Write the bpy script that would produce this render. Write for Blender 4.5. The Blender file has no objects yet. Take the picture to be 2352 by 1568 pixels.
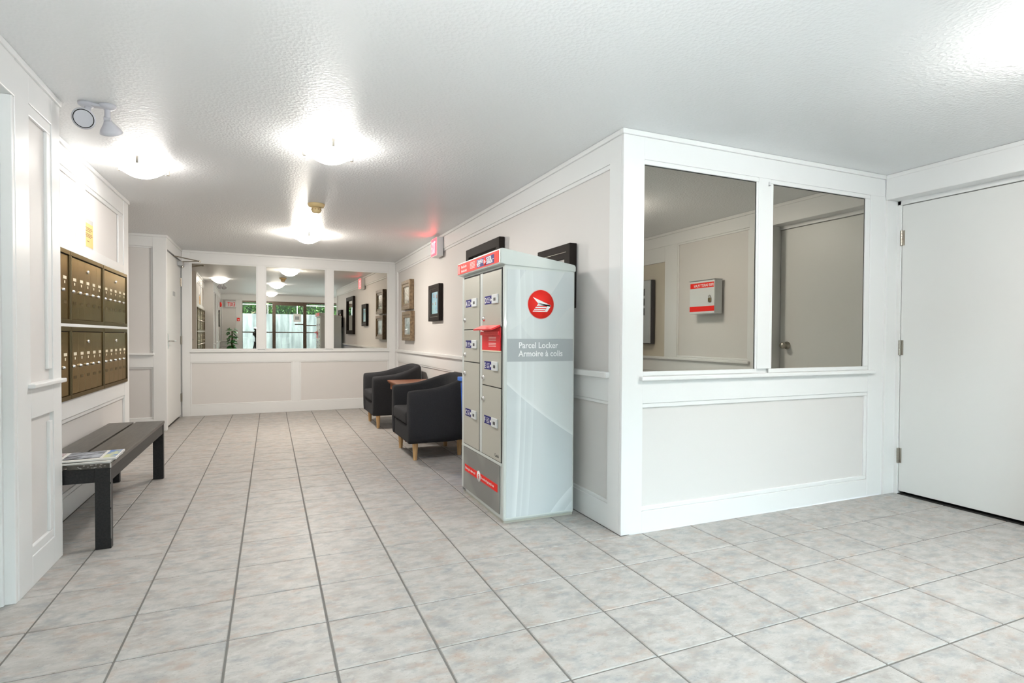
import bpy, bmesh, math, random
from mathutils import Matrix, Vector, Euler
random.seed(7)
scene = bpy.context.scene
COL = scene.collection
PI = math.pi

# ------------------------------------------------------------------ camera, world, exposure
T = 0.34                                   # floor tile pitch
CEIL = 2.2245
CAM = Vector((0.82426, -2.56034, 1.08997))
YAW, PITCH, ROLL = 0.4072, -0.0166, 0.0051
cd = bpy.data.cameras.new('camera'); co = bpy.data.objects.new('camera', cd); COL.objects.link(co)
fw = Vector((math.sin(YAW)*math.cos(PITCH), math.cos(YAW)*math.cos(PITCH), math.sin(PITCH)))
rt = Vector((math.cos(YAW), -math.sin(YAW), 0)); up = rt.cross(fw)
r2 = rt*math.cos(ROLL)+up*math.sin(ROLL); u2 = up*math.cos(ROLL)-rt*math.sin(ROLL)
co.matrix_world = Matrix(((r2.x,u2.x,-fw.x,CAM.x),(r2.y,u2.y,-fw.y,CAM.y),(r2.z,u2.z,-fw.z,CAM.z),(0,0,0,1)))
cd.sensor_fit = 'HORIZONTAL'; cd.sensor_width = 36.0; cd.lens = 36.0*1283.36/2352
cd.shift_y = 10.48/2352; cd.clip_start = 0.02; cd.clip_end = 200
scene.camera = co

W = bpy.data.worlds.new('overcast_sky'); scene.world = W; W.use_nodes = True
bg = W.node_tree.nodes['Background']; bg.inputs[0].default_value = (0.77, 0.89, 1.0, 1); bg.inputs[1].default_value = 20.0
LAMPS = (40.0, 20.0, 120.0, 40.0, 74.0)      # emission of the frosted ceiling bowls (set lamp by lamp to balance brightness along the hall)
vs = scene.view_settings
vs.view_transform = 'Standard'; vs.look = 'None'; vs.gamma = 1.0; vs.use_curve_mapping = False
vs.exposure = 0.82
cy = scene.cycles
cy.max_bounces = 8; cy.diffuse_bounces = 4; cy.glossy_bounces = 4; cy.transmission_bounces = 4; cy.transparent_max_bounces = 8
cy.use_light_tree = False; cy.caustics_reflective = False; cy.caustics_refractive = False; cy.sample_clamp_indirect = 8.0

# ------------------------------------------------------------------ materials
MATS = {}
def mat(name, col, rough=0.5, metal=0.0, spec=0.5, emit=None, estr=0.0, bump=None, coat=0.0):
    if name in MATS: return MATS[name]
    m = bpy.data.materials.new(name); m.use_nodes = True; MATS[name] = m
    b = m.node_tree.nodes['Principled BSDF']
    b.inputs['Base Color'].default_value = (*col, 1); b.inputs['Roughness'].default_value = rough
    b.inputs['Metallic'].default_value = metal; b.inputs['Specular IOR Level'].default_value = spec
    b.inputs['Coat Weight'].default_value = coat
    if emit: b.inputs['Emission Color'].default_value = (*emit, 1); b.inputs['Emission Strength'].default_value = estr
    if bump: add_bump(m, *bump)
    return m
def nd(m, t, **k):
    n = m.node_tree.nodes.new(t)
    for a, v in k.items(): setattr(n, a, v)
    return n
def lk(m, a, b): m.node_tree.links.new(a, b)
def add_bump(m, scale, strength, dist=0.002, detail=4.0, coords='Object'):
    b = m.node_tree.nodes['Principled BSDF']; tc = nd(m, 'ShaderNodeTexCoord')
    n = nd(m, 'ShaderNodeTexNoise'); n.inputs['Scale'].default_value = scale; n.inputs['Detail'].default_value = detail
    bp = nd(m, 'ShaderNodeBump'); bp.inputs['Strength'].default_value = strength; bp.inputs['Distance'].default_value = dist
    lk(m, tc.outputs[coords], n.inputs['Vector']); lk(m, n.outputs['Fac'], bp.inputs['Height']); lk(m, bp.outputs['Normal'], b.inputs['Normal'])
def noise_col(m, c1, c2, scale, lo=0.35, hi=0.65, detail=5.0, stretch=None, rnd=False):
    b = m.node_tree.nodes['Principled BSDF']; tc = nd(m, 'ShaderNodeTexCoord')
    v = tc.outputs['Object']
    if stretch:
        mp = nd(m, 'ShaderNodeMapping'); mp.inputs['Scale'].default_value = stretch; lk(m, v, mp.inputs['Vector']); v = mp.outputs['Vector']
    n = nd(m, 'ShaderNodeTexNoise'); n.inputs['Scale'].default_value = scale; n.inputs['Detail'].default_value = detail
    lk(m, v, n.inputs['Vector'])
    r = nd(m, 'ShaderNodeValToRGB'); r.color_ramp.elements[0].position = lo; r.color_ramp.elements[1].position = hi
    r.color_ramp.elements[0].color = (*c1, 1); r.color_ramp.elements[1].color = (*c2, 1)
    lk(m, n.outputs['Fac'], r.inputs['Fac']); lk(m, r.outputs['Color'], b.inputs['Base Color'])
    return m

WHITE = mat('white_trim_paint', (0.775, 0.78, 0.775), 0.32, bump=(60, 0.06, 0.001))
PANEL = mat('greige_panel_paint', (0.69, 0.668, 0.65), 0.5, bump=(220, 0.08, 0.0008))
DOORW = mat('white_door_paint', (0.74, 0.745, 0.73), 0.38)
MAT_CEIL = mat('textured_ceiling_paint', (0.80, 0.81, 0.815), 0.42)
def _ceil():
    m = MAT_CEIL; b = m.node_tree.nodes['Principled BSDF']; tc = nd(m, 'ShaderNodeTexCoord')
    n1 = nd(m, 'ShaderNodeTexNoise'); n1.inputs['Scale'].default_value = 95; n1.inputs['Detail'].default_value = 3
    n2 = nd(m, 'ShaderNodeTexVoronoi'); n2.inputs['Scale'].default_value = 60
    ad = nd(m, 'ShaderNodeMath', operation='ADD'); bp = nd(m, 'ShaderNodeBump')
    bp.inputs['Strength'].default_value = 0.34; bp.inputs['Distance'].default_value = 0.005
    lk(m, tc.outputs['Object'], n1.inputs['Vector']); lk(m, tc.outputs['Object'], n2.inputs['Vector'])
    lk(m, n1.outputs['Fac'], ad.inputs[0]); lk(m, n2.outputs['Distance'], ad.inputs[1])
    lk(m, ad.outputs[0], bp.inputs['Height']); lk(m, bp.outputs['Normal'], b.inputs['Normal'])
_ceil()
GROUT = mat('grey_grout', (0.15, 0.143, 0.132), 0.9, bump=(300, 0.3, 0.001))
TILE = mat('mottled_ceramic_tile', (0.5, 0.48, 0.45), 0.47, spec=0.38)
def _tile():
    m = TILE; b = m.node_tree.nodes['Principled BSDF']
    tc = nd(m, 'ShaderNodeTexCoord'); oi = nd(m, 'ShaderNodeObjectInfo')
    sc = nd(m, 'ShaderNodeMath', operation='MULTIPLY'); sc.inputs[1].default_value = 91.0
    cx = nd(m, 'ShaderNodeCombineXYZ'); ad = nd(m, 'ShaderNodeVectorMath', operation='ADD')
    lk(m, oi.outputs['Random'], sc.inputs[0])
    for k in range(3): lk(m, sc.outputs[0], cx.inputs[k])
    lk(m, tc.outputs['Object'], ad.inputs[0]); lk(m, cx.outputs[0], ad.inputs[1])
    mp = nd(m, 'ShaderNodeMapping'); mp.inputs['Scale'].default_value = (1.0, 1.6, 1.0); lk(m, ad.outputs[0], mp.inputs['Vector'])
    def noise(s, d, off, r=0.6):
        n = nd(m, 'ShaderNodeTexNoise'); n.inputs['Scale'].default_value = s; n.inputs['Detail'].default_value = d
        n.inputs['Roughness'].default_value = r
        o = nd(m, 'ShaderNodeVectorMath', operation='ADD'); o.inputs[1].default_value = (off, off*1.7, 0)
        lk(m, mp.outputs[0], o.inputs[0]); lk(m, o.outputs[0], n.inputs['Vector']); return n.outputs['Fac']
    def ramp(f, p0, p1):
        r = nd(m, 'ShaderNodeMapRange'); r.inputs['From Min'].default_value = p0; r.inputs['From Max'].default_value = p1
        lk(m, f, r.inputs['Value']); return r.outputs['Result']
    def mix(a, bcol, f, k=1.0):
        x = nd(m, 'ShaderNodeMix', data_type='RGBA')
        if k != 1.0:
            q = nd(m, 'ShaderNodeMath', operation='MULTIPLY'); q.inputs[1].default_value = k; lk(m, f, q.inputs[0]); f = q.outputs[0]
        lk(m, f, x.inputs['Factor'])
        if isinstance(a, tuple): x.inputs['A'].default_value = (*a, 1)
        else: lk(m, a, x.inputs['A'])
        x.inputs['B'].default_value = (*bcol, 1); return x.outputs['Result']
    c = mix((0.425, 0.407, 0.384), (0.305, 0.283, 0.261), ramp(noise(9, 4, 0), 0.42, 0.72))
    c = mix(c, (0.255, 0.267, 0.272), ramp(noise(13, 3, 7), 0.49, 0.70), 0.75)
    c = mix(c, (0.375, 0.283, 0.228), ramp(noise(11, 3, 19), 0.53, 0.72), 0.7)
    c = mix(c, (0.51, 0.497, 0.475), ramp(noise(26, 4, 33), 0.52, 0.72), 0.55)
    c = mix(c, (0.17, 0.155, 0.14), ramp(noise(120, 1, 51), 0.64, 0.76), 0.4)
    # thin crackle veins
    v = noise(6, 3, 77); s = nd(m, 'ShaderNodeMath', operation='SUBTRACT'); s.inputs[1].default_value = 0.5; lk(m, v, s.inputs[0])
    a = nd(m, 'ShaderNodeMath', operation='ABSOLUTE'); lk(m, s.outputs[0], a.inputs[0])
    c = mix(c, (0.26, 0.245, 0.23), ramp(a.outputs[0], 0.004, 0.0), 0.32)
    lk(m, c, b.inputs['Base Color'])
    bp = nd(m, 'ShaderNodeBump'); bp.inputs['Strength'].default_value = 0.12; bp.inputs['Distance'].default_value = 0.002
    lk(m, noise(16, 3, 3), bp.inputs['Height']); lk(m, bp.outputs['Normal'], b.inputs['Normal'])
_tile()
MIRROR_A = mat('bronze_tinted_mirror_glass', (0.45, 0.42, 0.37), 0.0, 1.0)
MIRROR_B = mat('silver_mirror_glass', (0.56, 0.525, 0.465), 0.0, 1.0)
DARKWOOD = noise_col(mat('black_stained_wood', (0.03, 0.03, 0.03), 0.42, spec=0.3), (0.009, 0.0095, 0.010), (0.020, 0.020, 0.0205), 9, stretch=(12, 1, 12))
BENCHTOP = noise_col(mat('worn_bench_top_sheen_tone', (0.05, 0.048, 0.044), 0.33), (0.036, 0.033, 0.028), (0.072, 0.064, 0.053), 7, stretch=(9, 1, 9))  # black slats lightened brown: reflected light is put into the base colour
CHIP = mat('bare_wood_chip', (0.5, 0.48, 0.45), 0.7)
FABRIC = noise_col(mat('charcoal_fabric', (0.02, 0.02, 0.022), 0.95, spec=0.2, bump=(900, 0.5, 0.0015)), (0.024, 0.0245, 0.027), (0.046, 0.046, 0.050), 420, 0.3, 0.7)
BEECH = noise_col(mat('beech_leg_wood', (0.6, 0.36, 0.16), 0.45), (0.56, 0.33, 0.14), (0.68, 0.43, 0.2), 8, stretch=(10, 10, 1))
REDWOOD = noise_col(mat('red_brown_table_wood', (0.24, 0.1, 0.055), 0.28), (0.20, 0.08, 0.045), (0.30, 0.13, 0.07), 8, stretch=(1, 10, 1))
BRONZE = mat('bronze_mailbox_metal', (0.205, 0.152, 0.086), 0.24, 1.0)
BRONZE2 = mat('bronze_mailbox_frame', (0.11, 0.086, 0.05), 0.33, 0.92)
for _m in (BRONZE, BRONZE2): _m.node_tree.nodes['Principled BSDF'].inputs['Specular Tint'].default_value = (0.74, 0.65, 0.52, 1)
BLACK = mat('black_gap', (0.012, 0.011, 0.01), 0.8)
CHROME = mat('chrome', (0.75, 0.74, 0.72), 0.16, 1.0)
NICKEL = mat('satin_nickel', (0.42, 0.39, 0.34), 0.32, 1.0)
BRASSY = mat('aged_brass', (0.38, 0.30, 0.18), 0.3, 1.0)
CREAM = mat('cream_card_label', (0.74, 0.68, 0.52), 0.6)
LOCKER = mat('pale_grey_locker_paint', (0.60, 0.635, 0.61), 0.28, coat=0.15)
LDOOR = mat('grey_locker_door_paint', (0.455, 0.445, 0.385), 0.32, coat=0.1)
LLOW = noise_col(mat('dark_grey_locker_panel', (0.22, 0.22, 0.205), 0.3), (0.19, 0.19, 0.178), (0.27, 0.27, 0.25), 2.2, 0.45, 0.55, 1.0)
RED = mat('postal_red', (0.80, 0.030, 0.022), 0.5, spec=0.15)
REDP = mat('red_plastic', (0.72, 0.022, 0.03), 0.3, spec=0.25)
NAVY = mat('navy_label', (0.025, 0.022, 0.16), 0.5, spec=0.15)
INK = mat('white_ink', (0.86, 0.86, 0.86), 0.5)
PINK = mat('pale_pink_ink', (0.85, 0.55, 0.52), 0.5)
BAND = mat('grey_band_vinyl', (0.385, 0.41, 0.425), 0.35)
DKINK = mat('dark_grey_ink', (0.07, 0.07, 0.07), 0.5)
BLUE = mat('blue_bin_plastic', (0.016, 0.10, 0.50), 0.35)
BLUE2 = mat('light_blue_bin_rim', (0.03, 0.19, 0.74), 0.35)
PLASTW = mat('white_plastic', (0.70, 0.70, 0.71), 0.35)
BEIGEP = mat('yellowed_plastic', (0.62, 0.47, 0.24), 0.4)
FRDARK = mat('dark_frame_wood', (0.020, 0.016, 0.014), 0.6, spec=0.12)
FRGOLD = noise_col(mat('antique_gold_frame', (0.25, 0.18, 0.10), 0.4), (0.12, 0.078, 0.04), (0.25, 0.175, 0.10), 30)
FRLIP = mat('pale_gold_frame_lip', (0.38, 0.295, 0.19), 0.35)
FRSILV = mat('silver_frame_bead', (0.35, 0.33, 0.31), 0.25, 0.6)
GREYM = mat('grey_enamel_metal', (0.42, 0.44, 0.45), 0.4)
PALEBOX = mat('pale_grey_enamel', (0.66, 0.69, 0.70), 0.35)
BRONZEFRAME = noise_col(mat('brown_aluminium_frame', (0.075, 0.048, 0.03), 0.4), (0.06, 0.038, 0.024), (0.09, 0.06, 0.04), 20)
LEAF = noise_col(mat('plant_leaf_green', (0.05, 0.2, 0.05), 0.35), (0.035, 0.17, 0.045), (0.09, 0.30, 0.09), 9)
HEDGE = noise_col(mat('hedge_leaf_green', (0.08, 0.2, 0.04), 0.5), (0.012, 0.040, 0.010), (0.075, 0.155, 0.035), 3.2)
CONC = noise_col(mat('shade_darkened_concrete', (0.25, 0.26, 0.26), 0.85), (0.070, 0.078, 0.078), (0.155, 0.168, 0.165), 2.2, 0.35, 0.65, 8, stretch=(5, 1, 0.6))  # streaky concrete, base colour darkened to stand in for outdoor shade
PAVE = mat('pale_concrete_paving', (0.38, 0.38, 0.375), 0.9, bump=(60, 0.2))
POTM = mat('dark_pot', (0.05, 0.045, 0.04), 0.5)
PAPER = mat('newsprint', (0.62, 0.61, 0.58), 0.8)
YPAPER = mat('yellow_orange_paper', (0.80, 0.52, 0.19), 0.7)
SLEEVE = mat('clear_sleeve', (0.60, 0.58, 0.57), 0.25)
LAMPGLASS = [mat('frosted_lamp_glass_%d' % k, (0.9, 0.9, 0.9), 0.4, emit=(1.0, 0.92, 0.82) if k == 2 else (1.0, 0.96, 0.91), estr=e) for k, e in enumerate(LAMPS)]
SPOTGLOW = mat('spot_lens', (0.8, 0.76, 0.6), 0.2, emit=(1, 0.85, 0.4), estr=1.2)
FLASH = mat('flash_tube_glow', (0.9, 0.9, 0.9), 0.4, emit=(0.95, 0.985, 1.0), estr=6400.0)
EXITRED = mat('lit_exit_red', (0.8, 0.05, 0.06), 0.4, emit=(1.0, 0.035, 0.05), estr=3.2)
EXITW = mat('exit_letter_glow', (0.9, 0.5, 0.5), 0.4, emit=(1.0, 0.12, 0.14), estr=4.0)

def glass_mat():
    m = bpy.data.materials.new('window_glass'); m.use_nodes = True; nt = m.node_tree; nt.nodes.clear()
    o = nt.nodes.new('ShaderNodeOutputMaterial'); x = nt.nodes.new('ShaderNodeMixShader'); t = nt.nodes.new('ShaderNodeBsdfTransparent')
    g = nt.nodes.new('ShaderNodeBsdfGlossy'); g.inputs['Roughness'].default_value = 0.0
    t.inputs[0].default_value = (0.93, 0.97, 0.95, 1)
    f = nt.nodes.new('ShaderNodeFresnel'); f.inputs[0].default_value = 1.45
    nt.links.new(f.outputs[0], x.inputs[0]); nt.links.new(t.outputs[0], x.inputs[1]); nt.links.new(g.outputs[0], x.inputs[2]); nt.links.new(x.outputs[0], o.inputs[0])
    return m
GLASS = glass_mat()

def locker_side_mat():
    """flat print of overlapping pale translucent sweeps on the locker side (object coords: x across, z up)"""
    m = mat('locker_side_print', (0.5, 0.53, 0.53), 0.25, coat=0.2); b = m.node_tree.nodes['Principled BSDF']
    tc = nd(m, 'ShaderNodeTexCoord'); sp = nd(m, 'ShaderNodeSeparateXYZ'); lk(m, tc.outputs['Object'], sp.inputs[0])
    cur = None
    base = (0.56, 0.597, 0.61)
    def disc(cx, cz, r, soft):
        a = nd(m, 'ShaderNodeMath', operation='SUBTRACT'); a.inputs[1].default_value = cx; lk(m, sp.outputs['X'], a.inputs[0])
        c = nd(m, 'ShaderNodeMath', operation='SUBTRACT'); c.inputs[1].default_value = cz; lk(m, sp.outputs['Z'], c.inputs[0])
        a2 = nd(m, 'ShaderNodeMath', operation='MULTIPLY'); lk(m, a.outputs[0], a2.inputs[0]); lk(m, a.outputs[0], a2.inputs[1])
        c2 = nd(m, 'ShaderNodeMath', operation='MULTIPLY'); lk(m, c.outputs[0], c2.inputs[0]); lk(m, c.outputs[0], c2.inputs[1])
        s = nd(m, 'ShaderNodeMath', operation='ADD'); lk(m, a2.outputs[0], s.inputs[0]); lk(m, c2.outputs[0], s.inputs[1])
        q = nd(m, 'ShaderNodeMath', operation='SQRT'); lk(m, s.outputs[0], q.inputs[0])
        edge = nd(m, 'ShaderNodeMapRange'); edge.inputs['From Min'].default_value = r-soft; edge.inputs['From Max'].default_value = r
        edge.inputs['To Min'].default_value = 0.0; edge.inputs['To Max'].default_value = 1.0; lk(m, q.outputs[0], edge.inputs['Value'])
        inside = nd(m, 'ShaderNodeMath', operation='LESS_THAN'); inside.inputs[1].default_value = r; lk(m, q.outputs[0], inside.inputs[0])
        o = nd(m, 'ShaderNodeMath', operation='MULTIPLY'); lk(m, edge.outputs['Result'], o.inputs[0]); lk(m, inside.outputs[0], o.inputs[1])
        return o.outputs[0]
    for (cx, cz, r, soft, col, k) in [(1.785, 3.055, 3.0, 0.75, (0.66, 0.685, 0.68), 0.85), (1.785, 3.055, 3.0, 0.02, (0.74, 0.77, 0.77), 0.8),
                                      (0.11, 1.30, 0.27, 0.13, (0.66, 0.69, 0.68), 0.75), (-0.62, 1.92, 0.90, 0.13, (0.68, 0.70, 0.69), 0.7), (0.42, 0.98, 0.36, 0.10, (0.62, 0.645, 0.64), 0.7),
                                      (-12.118, 0.9, 12.0, 0.035, (0.74, 0.77, 0.77), 0.75), (-12.085, 0.9, 12.0, 0.016, (0.70, 0.74, 0.74), 0.5), (-12.035, 0.95, 12.0, 0.030, (0.68, 0.72, 0.72), 0.5),
                                      (0.85, -0.60, 1.0, 0.05, (0.72, 0.75, 0.76), 0.8), (0.93, -0.62, 1.0, 0.04, (0.72, 0.75, 0.76), 0.6)]:
        x = nd(m, 'ShaderNodeMix', data_type='RGBA'); q = nd(m, 'ShaderNodeMath', operation='MULTIPLY'); q.inputs[1].default_value = k
        lk(m, disc(cx, cz, r, soft), q.inputs[0]); lk(m, q.outputs[0], x.inputs['Factor'])
        if cur is None: x.inputs['A'].default_value = (*base, 1)
        else: lk(m, cur, x.inputs['A'])
        x.inputs['B'].default_value = (*col, 1); cur = x.outputs['Result']
    lk(m, cur, b.inputs['Base Color']); return m
LSIDE = locker_side_mat()

def art(name, c1, c2, c3, scale):
    m = mat(name, c1, 0.25, coat=0.3); b = m.node_tree.nodes['Principled BSDF']; tc = nd(m, 'ShaderNodeTexCoord')
    n = nd(m, 'ShaderNodeTexNoise'); n.inputs['Scale'].default_value = scale; n.inputs['Detail'].default_value = 3; lk(m, tc.outputs['Object'], n.inputs['Vector'])
    r = nd(m, 'ShaderNodeValToRGB'); e = r.color_ramp.elements
    e[0].position = .38; e[0].color = (*c1, 1); e[1].position = .62; e[1].color = (*c3, 1); q = e.new(.5); q.color = (*c2, 1)
    lk(m, n.outputs['Fac'], r.inputs['Fac']); lk(m, r.outputs['Color'], b.inputs['Base Color']); return m
ART_BLUE = art('pale_blue_print', (0.25, 0.47, 0.62), (0.33, 0.58, 0.66), (0.28, 0.55, 0.55), 5)
ART_SEPIA = art('sepia_print', (0.10, 0.085, 0.055), (0.2, 0.18, 0.12), (0.28, 0.25, 0.17), 9)
ART_GREY = art('misty_print', (0.20, 0.21, 0.19), (0.40, 0.42, 0.40), (0.60, 0.62, 0.62), 7)
ART_RED = art('red_flower_print', (0.50, 0.02, 0.03), (0.62, 0.10, 0.10), (0.66, 0.60, 0.57), 11)
MATBOARD = mat('pale_mat_board', (0.62, 0.60, 0.57), 0.7)

# ------------------------------------------------------------------ mesh helpers
class B:
    """collects shapes in one bmesh; M is applied to every shape added"""
    def __init__(s, M=None): s.bm = bmesh.new(); s.M = M or Matrix()
    def _add(s, verts, faces, mi=0, smooth=False):
        vs_ = [s.bm.verts.new(s.M @ Vector(v)) for v in verts]
        for f in faces:
            try:
                q = s.bm.faces.new([vs_[i] for i in f]); q.material_index = mi; q.smooth = smooth
            except ValueError: pass
        return s
    def box(s, x0, x1, y0, y1, z0, z1, mi=0, ch=0.0):
        if x0 > x1: x0, x1 = x1, x0
        if y0 > y1: y0, y1 = y1, y0
        if z0 > z1: z0, z1 = z1, z0
        if ch <= 0:
            v = [(x, y, z) for z in (z0, z1) for y in (y0, y1) for x in (x0, x1)]
            return s._add(v, [(0,2,3,1),(4,5,7,6),(0,1,5,4),(2,6,7,3),(0,4,6,2),(1,3,7,5)], mi)
        t = bmesh.new(); bmesh.ops.create_cube(t, size=1)
        for v in t.verts: v.co = Vector(((x0+x1)/2+v.co.x*(x1-x0), (y0+y1)/2+v.co.y*(y1-y0), (z0+z1)/2+v.co.z*(z1-z0)))
        bmesh.ops.bevel(t, geom=list(t.edges), offset=ch, segments=2, profile=0.5, affect='EDGES')
        t.verts.index_update()
        s._add([v.co for v in t.verts], [[v.index for v in f.verts] for f in t.faces], mi, False); t.free(); return s
    def tube(s, p0, p1, r0, r1=None, n=16, mi=0, caps=True):
        r1 = r0 if r1 is None else r1; p0, p1 = Vector(p0), Vector(p1); d = (p1-p0).normalized()
        a = d.orthogonal().normalized(); c = d.cross(a); v = []
        for p, r in ((p0, r0), (p1, r1)):
            for k in range(n):
                t = 2*PI*k/n; v.append(p+(a*math.cos(t)+c*math.sin(t))*r)
        s._add(v, [(k, (k+1) % n, n+(k+1) % n, n+k) for k in range(n)], mi, True)
        if caps: s._add(v[:n], [tuple(reversed(range(n)))], mi); s._add(v[n:], [tuple(range(n))], mi)
        return s
    def lathe(s, prof, c=(0, 0, 0), n=32, mi=0, axis='z'):
        v = []; c = Vector(c)
        for r, h in prof:
            for k in range(n):
                t = 2*PI*k/n; p = (r*math.cos(t), r*math.sin(t), h)
                if axis == 'x': p = (h, p[0], p[1])
                if axis == 'y': p = (p[0], h, p[1])
                v.append(c+Vector(p))
        f = [(i*n+k, i*n+(k+1) % n, (i+1)*n+(k+1) % n, (i+1)*n+k) for i in range(len(prof)-1) for k in range(n)]
        s._add(v, f, mi, True)
        if prof[-1][0] > 1e-5: s._add(v[-n:], [tuple(range(n))], mi)
        if prof[0][0] > 1e-5: s._add(v[:n], [tuple(reversed(range(n)))], mi)
        return s
    def prism(s, pts, f0, f1, mi=0):
        """pts: list of 2D points; f0,f1 map (u,v) to 3D on the two faces"""
        n = len(pts); v = [f0(*p) for p in pts]+[f1(*p) for p in pts]
        return s._add(v, [tuple(reversed(range(n))), tuple(range(n, 2*n))]+[(k, (k+1) % n, n+(k+1) % n, n+k) for k in range(n)], mi)
    def path(s, pts, r, n=8, mi=0):
        pts = [Vector(p) for p in pts]
        for a, b in zip(pts[:-1], pts[1:]): s.tube(a, b, r, r, n, mi)
        return s
    def mesh_in(s, me, M=None, mi=0):
        M = s.M @ (M or Matrix())
        return s._raw([M @ v.co for v in me.vertices], [list(p.vertices) for p in me.polygons], mi)
    def _raw(s, verts, faces, mi):
        o = s.M; s.M = Matrix(); s._add(verts, faces, mi); s.M = o; return s

PM = {}
def mw(o): return PM.get(o.name, Matrix())
def obj(name, b, m, parent=None, label=None, smooth_angle=None):
    """link the shapes of b (world coordinates) as ONE mesh object"""
    bm = b.bm
    bmesh.ops.recalc_face_normals(bm, faces=bm.faces)
    me = bpy.data.meshes.new(name)
    o = bpy.data.objects.new(name, me); COL.objects.link(o)
    if parent is not None:
        o.parent = parent; inv = mw(parent).inverted(); PM[o.name] = mw(parent)
        bm.transform(inv)
    bm.to_mesh(me); bm.free()
    for q in (m if isinstance(m, (list, tuple)) else [m]): me.materials.append(q)
    if label: o['label'] = label
    return o
def recenter(o, loc):
    """move a top-level mesh's origin to loc (geometry stays put)"""
    o.data.transform(Matrix.Translation(-Vector(loc))); o.location = loc
    PM[o.name] = Matrix.Translation(Vector(loc)); return o
def tag(o, label, cat, group=None):
    o['label'] = label; o['category'] = cat
    if group: o['group'] = group
    return o
def struct(o, label=None, cat=None):
    o['kind'] = 'structure'
    if label: o['label'] = label
    if cat: o['category'] = cat
    return o
def thing(name, label, cat, loc=(0, 0, 0), rz=0.0, group=None):
    o = bpy.data.objects.new(name, None); COL.objects.link(o); o.empty_display_size = 0.1
    o.location = loc; o.rotation_euler = (0, 0, rz)
    PM[o.name] = Matrix.Translation(Vector(loc)) @ Matrix.Rotation(rz, 4, 'Z')
    return tag(o, label, cat, group)
def kids(o): return [c for c in bpy.data.objects if c.parent == o]
def dup(root, loc, label=None, group=None, rz=None):
    tree = {}
    for c in bpy.data.objects: tree.setdefault(c.parent, []).append(c)
    r = root.copy(); COL.objects.link(r); r.location = loc
    if rz is not None: r.rotation_euler = (0, 0, rz)
    if label: r['label'] = label
    if group: r['group'] = group
    def rec(src, dst):
        for ch in tree.get(src, []):
            c = ch.copy(); COL.objects.link(c); c.parent = dst; rec(ch, c)
    rec(root, r); PM[r.name] = Matrix.Translation(Vector(loc)) @ Matrix.Rotation(r.rotation_euler.z, 4, 'Z'); return r
def text_me(s, size, align='LEFT', extrude=0.0003, bold=0.0, sx=1.0):
    cu = bpy.data.curves.new('lettering', 'FONT'); cu.body = s; cu.size = size; cu.align_x = align; cu.extrude = extrude; cu.offset = bold; cu.resolution_u = 3
    o = bpy.data.objects.new('lettering', cu); COL.objects.link(o)
    bpy.context.view_layer.update()
    me = bpy.data.meshes.new_from_object(o.evaluated_get(bpy.context.evaluated_depsgraph_get()))
    bpy.data.objects.remove(o); bpy.data.curves.remove(cu)
    if sx != 1.0: me.transform(Matrix.Diagonal((sx, 1, 1, 1)))
    return me
def plane_M(o, u, v, n):
    u, v, n = Vector(u), Vector(v), Vector(n)
    return Matrix(((u.x, v.x, n.x, o[0]), (u.y, v.y, n.y, o[1]), (u.z, v.z, n.z, o[2]), (0, 0, 0, 1)))
def letters(name, s, size, o, u, n, m, parent, align='LEFT', bold=0.0, sx=1.0):
    me = text_me(s, size, align, bold=bold, sx=sx)
    b = B(); b.mesh_in(me, plane_M(o, u, (0, 0, 1), n)); bpy.data.meshes.remove(me)
    return obj(name, b, m, parent)

# wall frames: local x = along the wall (s), local y = out of the wall into the room (n), z up
def frame_y(y, sgn): # wall in plane y=const; n = sgn*Y ; s = world x
    return Matrix(((1, 0, 0, 0), (0, sgn, 0, y), (0, 0, 1, 0), (0, 0, 0, 1)))
def frame_x(x, sgn): # wall in plane x=const; n = sgn*X ; s = world y
    return Matrix(((0, sgn, 0, x), (1, 0, 0, 0), (0, 0, 1, 0), (0, 0, 0, 1)))
def wbox(fr, s0, s1, n0, n1, z0, z1, ch=0.0): return B(fr).box(s0, s1, n0, n1, z0, z1, 0, ch)
def wall(name, fr, s0, s1, z0=-0.11, z1=CEIL+0.09, n0=-0.12, n1=-0.022, m=WHITE):
    return struct(obj(name, wbox(fr, s0, s1, n0, n1, z0, z1), m))
BD = -0.022; PN = -0.017
def board(w, fr, name, s0, s1, z0, z1, n1=0.0, n0=BD, ch=0.0025): return obj(name, wbox(fr, s0, s1, n0, n1, z0, z1, ch), WHITE, w)
def panel(w, fr, s0, s1, z0, z1, mould=0.022, sides='LRTB', proud=-0.007):
    obj('panel', wbox(fr, s0, s1, BD-0.001, PN, z0, z1), PANEL, w)
    t = mould
    def strip(a0, a1, b0, b1):
        # sloped moulding: high at the board, low at the panel
        obj('panel_moulding', B(fr).box(a0, a1, PN-0.002, proud, b0, b1, 0, 0.004), WHITE, w)
    if 'B' in sides: strip(s0, s1, z0, z0+t)
    if 'T' in sides: strip(s0, s1, z1-t, z1)
    if 'L' in sides: strip(s0, s0+t, z0+t, z1-t)
    if 'R' in sides: strip(s1-t, s1, z0+t, z1-t)
def sill(w, fr, s0, s1, z0=0.855, z1=0.880, n1=0.022): return obj('chair_rail', wbox(fr, s0, s1, BD, n1, z0, z1, 0.005), WHITE, w)
def crown(w, fr, s0, s1, n1=0.010): return obj('crown_strip', wbox(fr, s0, s1, BD, n1, 2.196, CEIL-0.001, 0.003), WHITE, w)

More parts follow.
